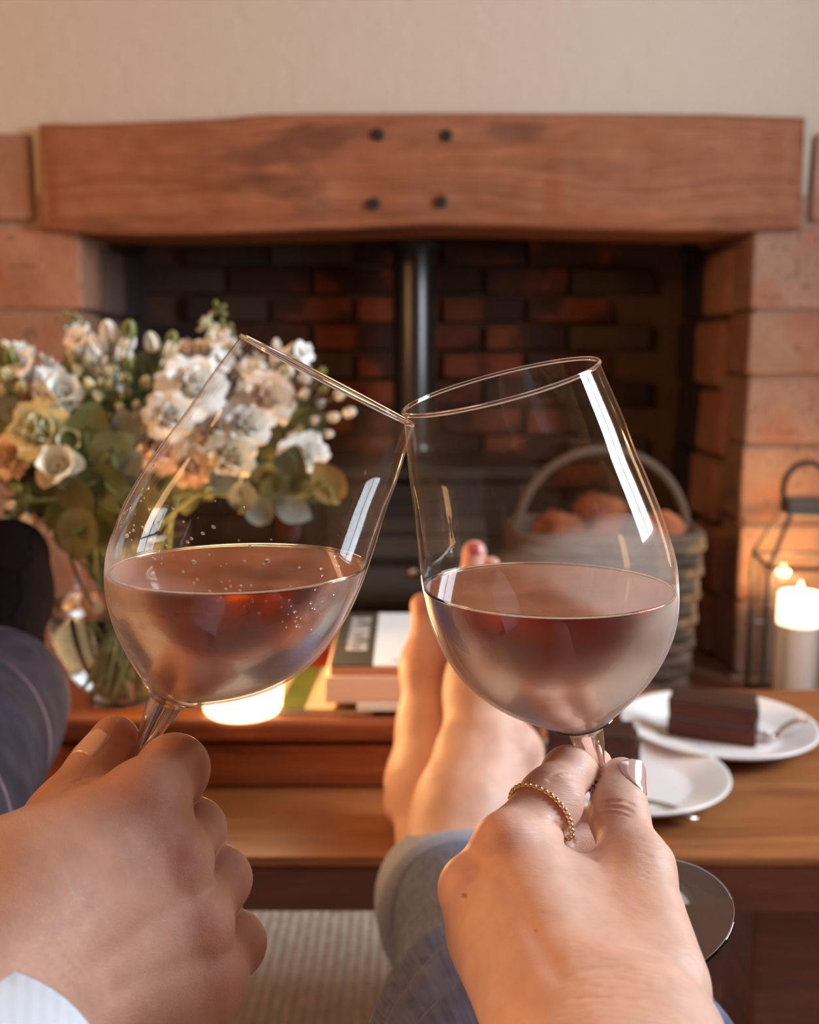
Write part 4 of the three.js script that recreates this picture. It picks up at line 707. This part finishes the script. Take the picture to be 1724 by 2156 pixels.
function skinColours(g, base, reds, freckles, uDir, vDir) {          // blood near the knuckles, mottling, moles; uv in the hand's own plane, in metres
  const p = g.attributes.position, c = new Float32Array(p.count * 3), uv = new Float32Array(p.count * 2);
  for (let i = 0; i < p.count; i++) {
    const x = p.getX(i), y = p.getY(i), z = p.getZ(i); let red = 0, fr = 0;
    for (const [q, r, a] of reds) { const d2 = ((x - q.x) ** 2 + (y - q.y) ** 2 + (z - q.z) ** 2) / (r * r); if (d2 < 6) red += a * Math.exp(-d2) * (0.6 + 0.8 * n3(x * 240, y * 240, z * 240)); }
    for (const [q, r] of freckles) fr = Math.max(fr, sstep(r * 1.3, r * 0.6, Math.hypot(x - q.x, y - q.y, z - q.z)));
    const m = 1 + 0.16 * (n3(x * 150, y * 150, z * 150) - 0.5) + 0.1 * (n3(x * 600, y * 600, z * 600) - 0.5), b = n3(x * 70 + 5, y * 70, z * 70) - 0.5;
    c[i * 3] = base[0] * m * (1 - 0.1 * red) * (1 - 0.6 * fr); c[i * 3 + 1] = base[1] * m * (1 - 0.42 * red - 0.12 * b) * (1 - 0.75 * fr); c[i * 3 + 2] = base[2] * m * (1 - 0.42 * red - 0.16 * b) * (1 - 0.8 * fr);
    uv[i * 2] = x * uDir.x + y * uDir.y + z * uDir.z; uv[i * 2 + 1] = x * vDir.x + y * vDir.y + z * vDir.z;
  }
  g.setAttribute('color', new THREE.BufferAttribute(c, 3)); g.setAttribute('uv', new THREE.BufferAttribute(uv, 2)); return g;
}
function nail(f, at, tipAt, nOut, w, l) {                            // a nail plate lying on the fingertip, its border sunk in the skin
  const c = Q(at), n = V(...nOut).normalize(), dir = Q(tipAt).sub(c); dir.addScaledVector(n, -dir.dot(n)).normalize(); const s = dir.clone().cross(n).normalize();
  return grid(16, 18, (u, v) => {
    const a = u * 2 - 1, b = v * 2 - 1, k = Math.sqrt(Math.max(0, 1 - Math.pow(Math.abs(b), 3.2))), q = c.clone().addScaledVector(s, a * w / 2 * (0.35 + 0.65 * k) * (b > 0 ? 1 : k * 0.25 + 0.75)).addScaledVector(dir, b * l / 2 * (1 - 0.1 * a * a));
    const h = march(f, q.clone().addScaledVector(n, 0.012), q.clone().addScaledVector(n, -0.012)), e = Math.max(Math.pow(Math.abs(a), 6), b < 0 ? Math.pow(-b, 6) : 0), g = grad(f, h);
    return h.addScaledVector(g, 0.0005 - 0.0007 * e);
  });
}
const withTip = (f, a, b, ra, rb) => { const t = bone(a, b, ra, rb); return (x, y, z) => smin(f(x, y, z), t(x, y, z), 0.001); };
function frames(path) { const T = path.map((q, i) => path[Math.min(i + 1, path.length - 1)].clone().sub(path[Math.max(i - 1, 0)]).normalize()); let x = V(1, 0, 0); return T.map((t) => { x = x.clone().addScaledVector(t, -x.dot(t)).normalize(); return [x, t.clone().cross(x).normalize(), t]; }); }
function sleeve(secs, n, na, disp) {                                  // cloth round a limb: secs [px, py, d, radius mm]; disp(s, angle) in metres; s in metres along
  const cr = new THREE.CatmullRomCurve3(secs.map(Q)), rad = new THREE.CatmullRomCurve3(secs.map((s, i) => V(i, s[3] / 1000, 0))), path = [], rs = []; for (let i = 0; i <= n; i++) { path.push(cr.getPoint(i / n)); rs.push(rad.getPoint(i / n).y); }
  const fr = frames(path); let s = 0; const S = path.map((q, i) => (s += i ? q.distanceTo(path[i - 1]) : 0));
  const g = grid(na, n, (u, v) => { const i = Math.round(v * n), a = u * 2 * Math.PI, [x, y] = fr[i], r = rs[i] + disp(S[i], a); return path[i].clone().addScaledVector(x, r * Math.cos(a)).addScaledVector(y, r * Math.sin(a)); });
  const uv = g.attributes.uv; for (let i = 0; i < uv.count; i++) { const k = Math.min(n, Math.floor(i / (na + 1))); uv.setXY(i, uv.getX(i) * 2 * Math.PI * 0.07, S[k]); }
  return { g, path, fr, rs, S };
}
const denimTex = (a, b) => tex(512, 512, (u, v) => { const tw = 0.5 + 0.5 * Math.sin((u * 128 + v * 128) * 2 * Math.PI), f = fbm(u, v, 32, 331, 3), w = vn(u * 128, v * 6, 128, 333); return mix3(a, b, clamp(0.02 * tw + 0.55 * f + 0.35 * w)); }, true, [9, 9]);
const denimBump = tex(512, 512, (u, v) => 0.5 + 0.5 * Math.sin((u * 128 + v * 128) * 2 * Math.PI), false, [9, 9]);
const GAP = 0.0012;

// the person on the left: a right fist round the stem, pale shirt cuff, dark jeans and black sock
{
  const W1 = [62, 1940, 0.288, 21], W2 = [105, 2085, 0.292, 21], A1 = [-160, 2240, 0.245, 23], A2 = [-110, 2350, 0.248, 23];
  const spec = {
    kPalm: 0.012, kFinger: 0.006, kThumb: 0.009,
    palm: [[W1, W2], [W1, A1], [W2, A2], [[70, 1930, 0.292, 16], [305, 1690, 0.3245, 12.6]], [[90, 1980, 0.292, 16], [358, 1814, 0.3235, 11.2]], [[105, 2030, 0.294, 16], [404, 1948, 0.3235, 11]], [[125, 2090, 0.297, 16], [434, 2072, 0.3235, 10.2]], [[150, 2140, 0.302, 15], [405, 2105, 0.326, 13]], [[40, 1850, 0.3, 17], [230, 1740, 0.327, 11.5]]],
    thumb: [[50, 1850, 0.308, 16], [150, 1718, 0.334, 12], [212, 1622, 0.350, 9.6], [242, 1557, 0.3565, 8.1]],
    fingers: [
      [[305, 1690, 0.3245, 12], [364, 1623, 0.352, 11.4], [300, 1652, 0.377, 9.4], [254, 1660, 0.371, 8.4]],
      [[358, 1814, 0.3235, 10.8], [403, 1752, 0.353, 10.6], [335, 1775, 0.38, 8.8], [278, 1785, 0.371, 8]],
      [[404, 1948, 0.3235, 10.6], [456, 1853, 0.350, 10.6], [390, 1880, 0.376, 8.6], [330, 1892, 0.366, 7.8]],
      [[434, 2072, 0.3235, 10], [491, 1987, 0.345, 9.8], [440, 2010, 0.368, 7.6], [392, 2028, 0.36, 7]]],
    bumps: [[380, 1812, 0.3205, 8], [428, 1950, 0.3207, 7.5], [452, 2074, 0.321, 7], [306, 1690, 0.321, 8]],
    creases: [[0.9, 0.45, [136, 1666], [160, 1652], [186, 1648]], [0.7, 0.3, [150, 1650], [175, 1638], [200, 1634]], [3.2, 0.5, [335, 1770], [250, 1850], [150, 1960]], [3.4, 0.55, [395, 1890], [300, 1960], [190, 2040]], [3.2, 0.5, [425, 2020], [340, 2050], [240, 2090]]],
  };
  for (let i = 0; i < 9; i++) { const t = i / 8, x = lerp(150, 60, t), y = lerp(2010, 2090, t); spec.creases.push([0.45, 0.16, [x - 30, y - 46 + rr(-6, 6)], [x + rr(-6, 6), y], [x + 40, y + 40 + rr(-6, 6)]]); }
  const { f } = hand(spec), pts = [...spec.thumb, ...spec.fingers.flat(), W1, W2].map(Q), [lo, hi] = boundsOf([...pts, P(-110, 2400, 0.25)], 0.03);
  const g = meshField(f, lo, hi, 0.0013), across = P(460, 2070, 0.32).sub(P(305, 1690, 0.32)).normalize(), along = P(305, 1690, 0.32).sub(P(62, 1940, 0.3)).normalize();
  const red = [[396, 1815, 0.312, 7, 0.65], [446, 1954, 0.312, 7, 0.45], [468, 2076, 0.313, 7, 0.6], [298, 1690, 0.313, 8, 0.6], [240, 1560, 0.348, 8, 0.5], [262, 1556, 0.352, 5, 0.9], [364, 1623, 0.342, 9, 0.35], [457, 1852, 0.342, 9, 0.35], [494, 1985, 0.34, 9, 0.45]].map(([x, y, d, r, a]) => [P(x, y, d), r / 1000, a]);
  skinColours(g, [0.44, 0.225, 0.15], red, [], across, along);
  const o = thing('person', 'person at the left with dark jeans, black sock and a fist round a glass', 'person', [0, 0, 0]), sk = skinM({ bumpScale: 0.00017 });
  part(o, 'hand', g, sk);
  part(o, 'fingernail', nail(withTip(f, P(212, 1622, 0.350), P(255, 1528, 0.3593), 0.0096, 0.0081), [230, 1566, 0.353], [247, 1528, 0.3565], [-0.48, 0.2, 0.85], 0.0106, 0.0102), phy({ color: lin(0.62, 0.4, 0.31), roughness: 0.28, clearcoat: 0.3 }));
  // pale shirt cuff
  const cuffM = std({ color: lin(0.55, 0.6, 0.65), roughness: 0.9, bumpMap: rep(denimBump, 1, 1), bumpScale: 0.0002 });
  const cs = sleeve([[-62, 2288, 0.257, 35], [-98, 2330, 0.25, 35.5], [-190, 2440, 0.233, 38], [-340, 2610, 0.207, 42], [-560, 2880, 0.168, 48]], 40, 64, (s, a) => 0.0012 * Math.sin(a * 3 + s * 60) + 0.0015 * Math.sin(a * 2 + 1));
  const shirt = part(o, 'shirt_sleeve', cs.g, cuffM);
  const rim0 = []; for (let i = 0; i < 64; i++) { const a = i / 64 * 2 * Math.PI, [x, y] = cs.fr[0], r = cs.rs[0] - 0.001 + 0.0012 * Math.sin(a * 3) + 0.0015 * Math.sin(a * 2 + 1); rim0.push(cs.path[0].clone().addScaledVector(x, r * Math.cos(a)).addScaledVector(y, r * Math.sin(a))); }
  part(shirt, 'hem', new THREE.TubeGeometry(new THREE.CatmullRomCurve3(rim0, true), 120, 0.001, 8, true), cuffM);
  // dark jeans with pale seam lines, foot in a black sock resting on the table
  const seam = (u) => Math.min(Math.abs(u - 0.3), Math.abs(u - 0.62));
  const navyTex = tex(1024, 512, (u, v) => { const f = fbm(u, v, 24, 341, 4), w = vn(u * 200, v * 200, 200, 343); let k = mix3(rgb(30, 28, 37), rgb(64, 60, 72), f * 0.7 + w * 0.25); const l = Math.min(Math.abs(u - 0.42 - 0.01 * Math.sin(v * 9)), Math.abs(v - 0.33), Math.abs(v - 0.86)); return mix3(k, rgb(150, 124, 128), sstep(0.011, 0.004, l) * (0.5 + 0.3 * w)); });
  const js = sleeve([[-22, 1478, 0.88, 63], [-40, 1500, 0.85, 66], [-110, 1580, 0.76, 70], [-260, 1760, 0.62, 78], [-520, 2100, 0.46, 90]], 70, 80, (s, a) => 0.0025 * Math.sin(a * 2 + s * 40) + 0.003 * Math.exp(-Math.pow((s - 0.1 - 0.02 * Math.cos(a)) / 0.012, 2)) + 0.003 * Math.exp(-Math.pow((s - 0.2 + 0.03 * Math.cos(a)) / 0.015, 2)));
  const juv = js.g.attributes.uv; for (let i = 0; i < juv.count; i++) juv.setXY(i, juv.getX(i) / 0.44 + 0.1, juv.getY(i) / 0.3);
  const jm = part(o, 'jeans', js.g, phy({ map: navyTex, roughness: 0.95, specularIntensity: 0.15, bumpMap: rep(denimBump, 2, 2), bumpScale: 0.0003 }));
  const hem = []; for (let i = 0; i < 64; i++) { const a = i / 64 * 2 * Math.PI, [x, y] = js.fr[0]; hem.push(js.path[0].clone().addScaledVector(x, 0.061 * Math.cos(a)).addScaledVector(y, 0.061 * Math.sin(a))); }
  part(jm, 'hem', new THREE.TubeGeometry(new THREE.CatmullRomCurve3(hem, true), 120, 0.004, 8, true), std({ color: lin(0.05, 0.045, 0.06), roughness: 0.9 }));
  const sock = join([bone(P(-30, 1520, 0.87), P(-12, 1400, 0.91), 0.04, 0.038), bone(P(-12, 1400, 0.91), P(6, 1250, 0.945), 0.036, 0.04), bone(P(6, 1250, 0.945), P(22, 1170, 0.965), 0.04, 0.034), bone(P(-70, 1230, 0.95), P(-40, 1170, 0.965), 0.03, 0.028), bone(P(-40, 1440, 0.93), P(-30, 1500, 0.94), 0.03, 0.028)], 0.02);
  const sf = (x, y, z) => sock(x, y, z) + 0.0016 * (n3(x * 60, y * 60, z * 60) - 0.5), [sl, sh] = boundsOf([P(-60, 1560, 0.87), P(22, 1170, 0.965), P(-70, 1230, 0.95), P(-30, 1500, 0.96)], 0.06);
  const sg = meshField(sf, sl, sh, 0.003); uvBox(sg, 1); part(o, 'sock', sg, phy({ color: lin(0.006, 0.004, 0.004), roughness: 0.95, specularIntensity: 0.05, bumpMap: rep(denimBump, 0.6, 0.6), bumpScale: 0.0006 }));
}

// the person taking the picture: left hand with a ring, bare feet crossed on the table, grey blue jeans
let ringAt;
{
  const W1 = [1222, 2215, 0.272, 20], W2 = [1342, 2215, 0.27, 20], A1 = [1330, 2640, 0.2, 24], A2 = [1440, 2640, 0.2, 24];
  const idx = [[1075, 1792, 0.3365, 11.3], [1160, 1684, 0.354, 10], [1195, 1624, 0.3685, 7.9], [1250, 1612, 0.387, 6.8]];
  const spec = {
    kPalm: 0.012, kFinger: 0.006, kThumb: 0.010,
    palm: [[W1, W2], [W1, A1], [W2, A2], [[1250, 2170, 0.276, 14], [1078, 1796, 0.336, 11.6]], [[1225, 2180, 0.277, 14], [1008, 1880, 0.3325, 10.6]], [[1205, 2200, 0.276, 14], [1022, 1975, 0.328, 10.2]], [[1195, 2215, 0.275, 14], [1066, 2060, 0.322, 9.4]], [[1270, 2080, 0.298, 14], [1165, 1880, 0.333, 12.5]], [[1330, 2100, 0.296, 15], [1240, 1905, 0.33, 10.5]]],
    thumb: [[1388, 2070, 0.296, 13.8], [1337, 1835, 0.338, 11.6], [1301, 1716, 0.361, 8.9], [1309, 1640, 0.3715, 7.6]],
    fingers: [idx,
      [[1008, 1880, 0.3325, 10.2], [1128, 1795, 0.368, 8.4], [1205, 1757, 0.382, 7.4], [1236, 1738, 0.3855, 6.8]],
      [[1022, 1975, 0.328, 9.8], [1120, 1892, 0.366, 8.2], [1190, 1862, 0.374, 7.2], [1225, 1862, 0.366, 6.6]],
      [[1066, 2060, 0.322, 9], [1135, 1982, 0.354, 7.4], [1190, 1952, 0.36, 6.6], [1215, 1952, 0.352, 6]]],
    bumps: [[1062, 1775, 0.330, 8.5], [985, 1868, 0.328, 8], [1010, 1965, 0.322, 7], [1380, 1815, 0.336, 6]],
    creases: [[0.8, 0.7, [1158, 1642], [1185, 1634], [1215, 1640]], [0.6, 0.5, [1158, 1634], [1182, 1624], [1205, 1628]], [0.7, 0.55, [1262, 1700], [1296, 1698], [1330, 1708]], [0.6, 0.45, [1265, 1690], [1298, 1686], [1335, 1694]], [0.6, 0.4, [1268, 1712], [1300, 1711], [1328, 1719]], [1.3, 0.35, [1215, 1792], [1236, 1803], [1252, 1812]], [1.2, 0.8, [1170, 1735], [1192, 1752], [1206, 1772]], [2.6, 0.7, [1060, 1850], [1120, 1960], [1180, 2060]]],
  };
  for (let i = 0; i < 13; i++) { const y = lerp(1990, 2160, i / 12) + rr(-5, 5); spec.creases.push([0.5, 0.17, [1190 + rr(-30, 30), y - 6], [1290, y - 14 + rr(-8, 8)], [1380, y], [1450 + rr(-20, 10), y + 22 + rr(-6, 6)]]); }
  for (let i = 0; i < 7; i++) { const y = 1775 + i * 13; spec.creases.push([0.4, 0.14, [1352 + rr(-5, 5), y - 6], [1375, y + rr(-5, 5)], [1398, y + 8]]); }
  const { f, base } = hand(spec), [lo, hi] = boundsOf([...spec.thumb, ...spec.fingers.flat(), W1, W2].map(Q).concat([P(1300, 2420, 0.235)]), 0.03);
  const g = meshField(f, lo, hi, 0.0012), across = P(1075, 1792, 0.336).sub(P(1066, 2060, 0.322)).normalize(), along = P(1075, 1792, 0.336).sub(P(1280, 2215, 0.272)).normalize();
  const red = [[1062, 1775, 0.326, 9, 0.5], [985, 1868, 0.325, 8, 0.4], [1250, 1600, 0.379, 8, 0.7], [1301, 1725, 0.353, 7, 0.4], [1195, 1600, 0.362, 7, 0.35], [1235, 1735, 0.379, 9, 0.8]].map(([x, y, d, r, a]) => [P(x, y, d), r / 1000, a]);
  const moles = [[978, 1886, 0.00085], [1128, 1962, 0.0006], [1196, 1985, 0.00045]].map(([x, y, r]) => [march(f, P(x, y, 0.2), P(x, y, 0.5)), r]);
  const SK = [0.65, 0.39, 0.285]; skinColours(g, SK, red, moles, across, along);
  // feet: the nearer one crossed over the other, toes up
  const B = (a, b) => bone(Q(a), Q(b), a[3] / 1000, b[3] / 1000);
  const footB = join([B([935, 1900, 0.775, 44], [985, 1700, 0.822, 38]), B([985, 1700, 0.822, 38], [1018, 1595, 0.852, 33]), B([1018, 1595, 0.852, 33], [1014, 1450, 0.882, 27]), B([1014, 1450, 0.882, 27], [1000, 1290, 0.92, 17]), B([1030, 1470, 0.885, 24], [1050, 1310, 0.922, 17]), B([1060, 1610, 0.885, 28], [1078, 1585, 0.9, 27])], 0.022);
  const mall = ball(P(1094, 1574, 0.848), 0.0175), mall2 = ball(P(958, 1570, 0.845), 0.012);
  const toesB = [[[1000, 1270, 0.925, 12], [996, 1200, 0.94, 10.5], [998, 1163, 0.942, 11]], [[1030, 1275, 0.925, 10], [1032, 1215, 0.94, 7.5], [1034, 1190, 0.938, 8]], [[1052, 1285, 0.927, 9.5], [1056, 1232, 0.94, 7], [1058, 1210, 0.938, 7.5]], [[1070, 1305, 0.927, 9], [1077, 1256, 0.938, 6.6], [1080, 1238, 0.936, 7]], [[1080, 1330, 0.927, 9], [1092, 1290, 0.935, 6.4], [1096, 1274, 0.933, 6.8]]].map((c) => chain(c, 0.005));
  const footA = join([B([925, 1840, 0.86, 34], [898, 1640, 0.9, 30]), B([898, 1640, 0.9, 30], [898, 1530, 0.925, 23]), B([898, 1530, 0.925, 23], [897, 1400, 0.94, 19]), B([870, 1690, 0.925, 26], [885, 1650, 0.92, 26]), B([897, 1400, 0.94, 21], [898, 1345, 0.95, 14])], 0.02);
  const toesA = [[[898, 1350, 0.95, 12.5], [893, 1300, 0.958, 10.5], [890, 1274, 0.96, 11.4]], [[916, 1360, 0.955, 9.5], [922, 1320, 0.962, 7.4], [922, 1298, 0.962, 7.8]]].map((c) => chain(c, 0.005));
  const ft = (foot, toes, lumps) => (x, y, z) => { let d = foot(x, y, z); for (const l of lumps) d = smin(d, l(x, y, z), 0.012); let t = toes[0](x, y, z); for (let i = 1; i < toes.length; i++) t = smin(t, toes[i](x, y, z), 0.0025); d = smin(d, t, 0.008); return d + 0.0008 * (n3(x * 70, y * 70, z * 70) - 0.5); };
  const fB = ft(footB, toesB, [mall, mall2]), fA = ft(footA, toesA, []);
  const [bl, bh] = boundsOf([P(935, 1900, 0.775), P(1096, 1160, 0.945), P(900, 1700, 0.9), P(1080, 1600, 0.93)], 0.05), [al, ah] = boundsOf([P(925, 1840, 0.86), P(890, 1270, 0.965), P(850, 1720, 0.93), P(930, 1300, 0.965)], 0.045);
  const gL = skinColours(meshField((x, y, z) => smin(fA(x, y, z), fB(x, y, z), 0.003), bl.min(al), bh.max(ah), 0.0026), SK, [[P(998, 1160, 0.935), 0.014, 0.9], [P(1094, 1585, 0.84), 0.02, 0.35], [P(888, 1270, 0.95), 0.016, 0.9], [P(862, 1700, 0.92), 0.03, 0.6], [P(870, 1400, 0.93), 0.025, 0.5]], [], across, along);
  const o = thing('person', 'barefoot person in grey blue jeans with feet crossed on the table', 'person', [0, 0, 0]);
  const sk = skinM(); part(o, 'hand', g, sk); part(o, 'bare_legs', gL, sk);
  const polish = phy({ color: lin(0.62, 0.36, 0.33), roughness: 0.12, clearcoat: 1, clearcoatRoughness: 0.05 });
  part(o, 'fingernail', nail(withTip(f, P(1301, 1716, 0.361), P(1313, 1598, 0.3775), 0.0089, 0.0076), [1331, 1636, 0.367], [1334, 1596, 0.3725], [0.86, 0.15, 0.48], 0.0106, 0.0126), polish);
  part(o, 'toenail', nail(fB, [998, 1158, 0.936], [1000, 1142, 0.94], [0.05, 0.35, 0.9], 0.012, 0.012), phy({ color: lin(0.42, 0.06, 0.07), roughness: 0.15, clearcoat: 1 }));
  // jeans leg with a turned-up cuff and creases round the shin
  const dm = phy({ specularIntensity: 0.2, map: denimTex(rgb(74, 78, 98), rgb(118, 124, 148)), roughness: 0.92, bumpMap: denimBump, bumpScale: 0.00003 });
  const FA = Math.PI * 1.35, fold = (s, a, s0, k, w, h, a0) => h * Math.exp(-Math.pow((s - s0 - k * Math.cos(a - a0)) / w, 2));
  const js = sleeve([[962, 1893, 0.80, 56], [985, 1940, 0.76, 58], [1040, 2050, 0.68, 66], [1110, 2200, 0.57, 78], [1170, 2380, 0.47, 86], [1250, 2700, 0.36, 90]], 170, 110, (s, a) => {
    const up = a; return fold(s, up, 0.305, 0.02, 0.014, 0.010, FA) - fold(s, up, 0.335, 0.02, 0.016, 0.013, FA) + fold(s, up, 0.37, 0.035, 0.012, 0.010, FA) - fold(s, up, 0.395, 0.035, 0.014, 0.013, FA) + fold(s, up, 0.42, 0.05, 0.010, 0.009, FA) - fold(s, up, 0.447, 0.05, 0.016, 0.013, FA) + fold(s, up, 0.13, -0.015, 0.02, 0.002, FA) + 0.0022 * Math.sin(a * 3 + s * 25) + 0.003 * (n3(s * 24, Math.cos(a) * 2.2 + 5, Math.sin(a) * 2.2) - 0.5);
  });
  const jm = part(o, 'jeans', js.g, dm);
  const rows = [], cp = js.path, lip = [[0.039, -0.0045], [0.0375, 0.002], [0.0345, 0.0062], [0.030, 0.0076], [0.018, 0.0074], [0.006, 0.0078], [0.0, 0.0072], [-0.004, 0.005], [-0.0055, 0.0015], [-0.004, -0.001], [0.004, -0.002]];
  const cg = grid(90, lip.length - 1, (u, v) => { const [sv, dr] = lip[Math.round(v * (lip.length - 1))], a = u * 2 * Math.PI, [x, y, t] = js.fr[0], r = 0.0565 + dr + 0.0014 * Math.sin(a * 3 + 0.4) + 0.04 * sv; return cp[0].clone().addScaledVector(t, sv).addScaledVector(x, r * Math.cos(a)).addScaledVector(y, r * Math.sin(a)); });
  part(jm, 'cuff', cg, std({ map: denimTex(rgb(112, 118, 136), rgb(172, 176, 190)), roughness: 0.92 }));
  ringAt = { c: Q(idx[0]).lerp(Q(idx[1]), 0.72), dir: Q(idx[1]).sub(Q(idx[0])).normalize(), base };
}
// gold ring of beads on the index finger
{
  const { c, dir, base } = ringAt, r = thing('ring', 'gold beaded ring on the index finger of the hand holding the right wine glass', 'ring', c);
  const x = V(1, 0, 0).addScaledVector(dir, -dir.x).normalize(), y = dir.clone().cross(x), gold = std({ color: lin(0.95, 0.68, 0.44), metalness: 1, roughness: 0.2 }), n = 34, loop = [];
  for (let i = 0; i < n; i++) { const a = i / n * 2 * Math.PI, e = V(0, 0, 0).addScaledVector(x, Math.cos(a)).addScaledVector(y, Math.sin(a)), h = march(base, c.clone().addScaledVector(e, 0.02), c.clone().addScaledVector(e, 0.004)); loop.push(Math.min(h.distanceTo(c), 0.0125)); }
  const bead = new THREE.SphereGeometry(0.00102, 12, 8);
  const band = []; for (let i = 0; i < n; i++) { const a = i / n * 2 * Math.PI, e = V(0, 0, 0).addScaledVector(x, Math.cos(a)).addScaledVector(y, Math.sin(a)), q = (loop[(i + n - 1) % n] + loop[i] * 2 + loop[(i + 1) % n]) / 4 + 0.0006; band.push(e.clone().multiplyScalar(q)); const b = part(r, 'bead', bead, gold, e.multiplyScalar(q + 0.0002)); b.scale.set(1, 1, 1); }
  part(r, 'band', new THREE.TubeGeometry(new THREE.CatmullRomCurve3(band, true), 90, 0.0006, 6, true), gold);
}
scene.traverse((o) => { if (o.isLight && o.shadow) o.castShadow = true; });
renderer.render(scene, camera);
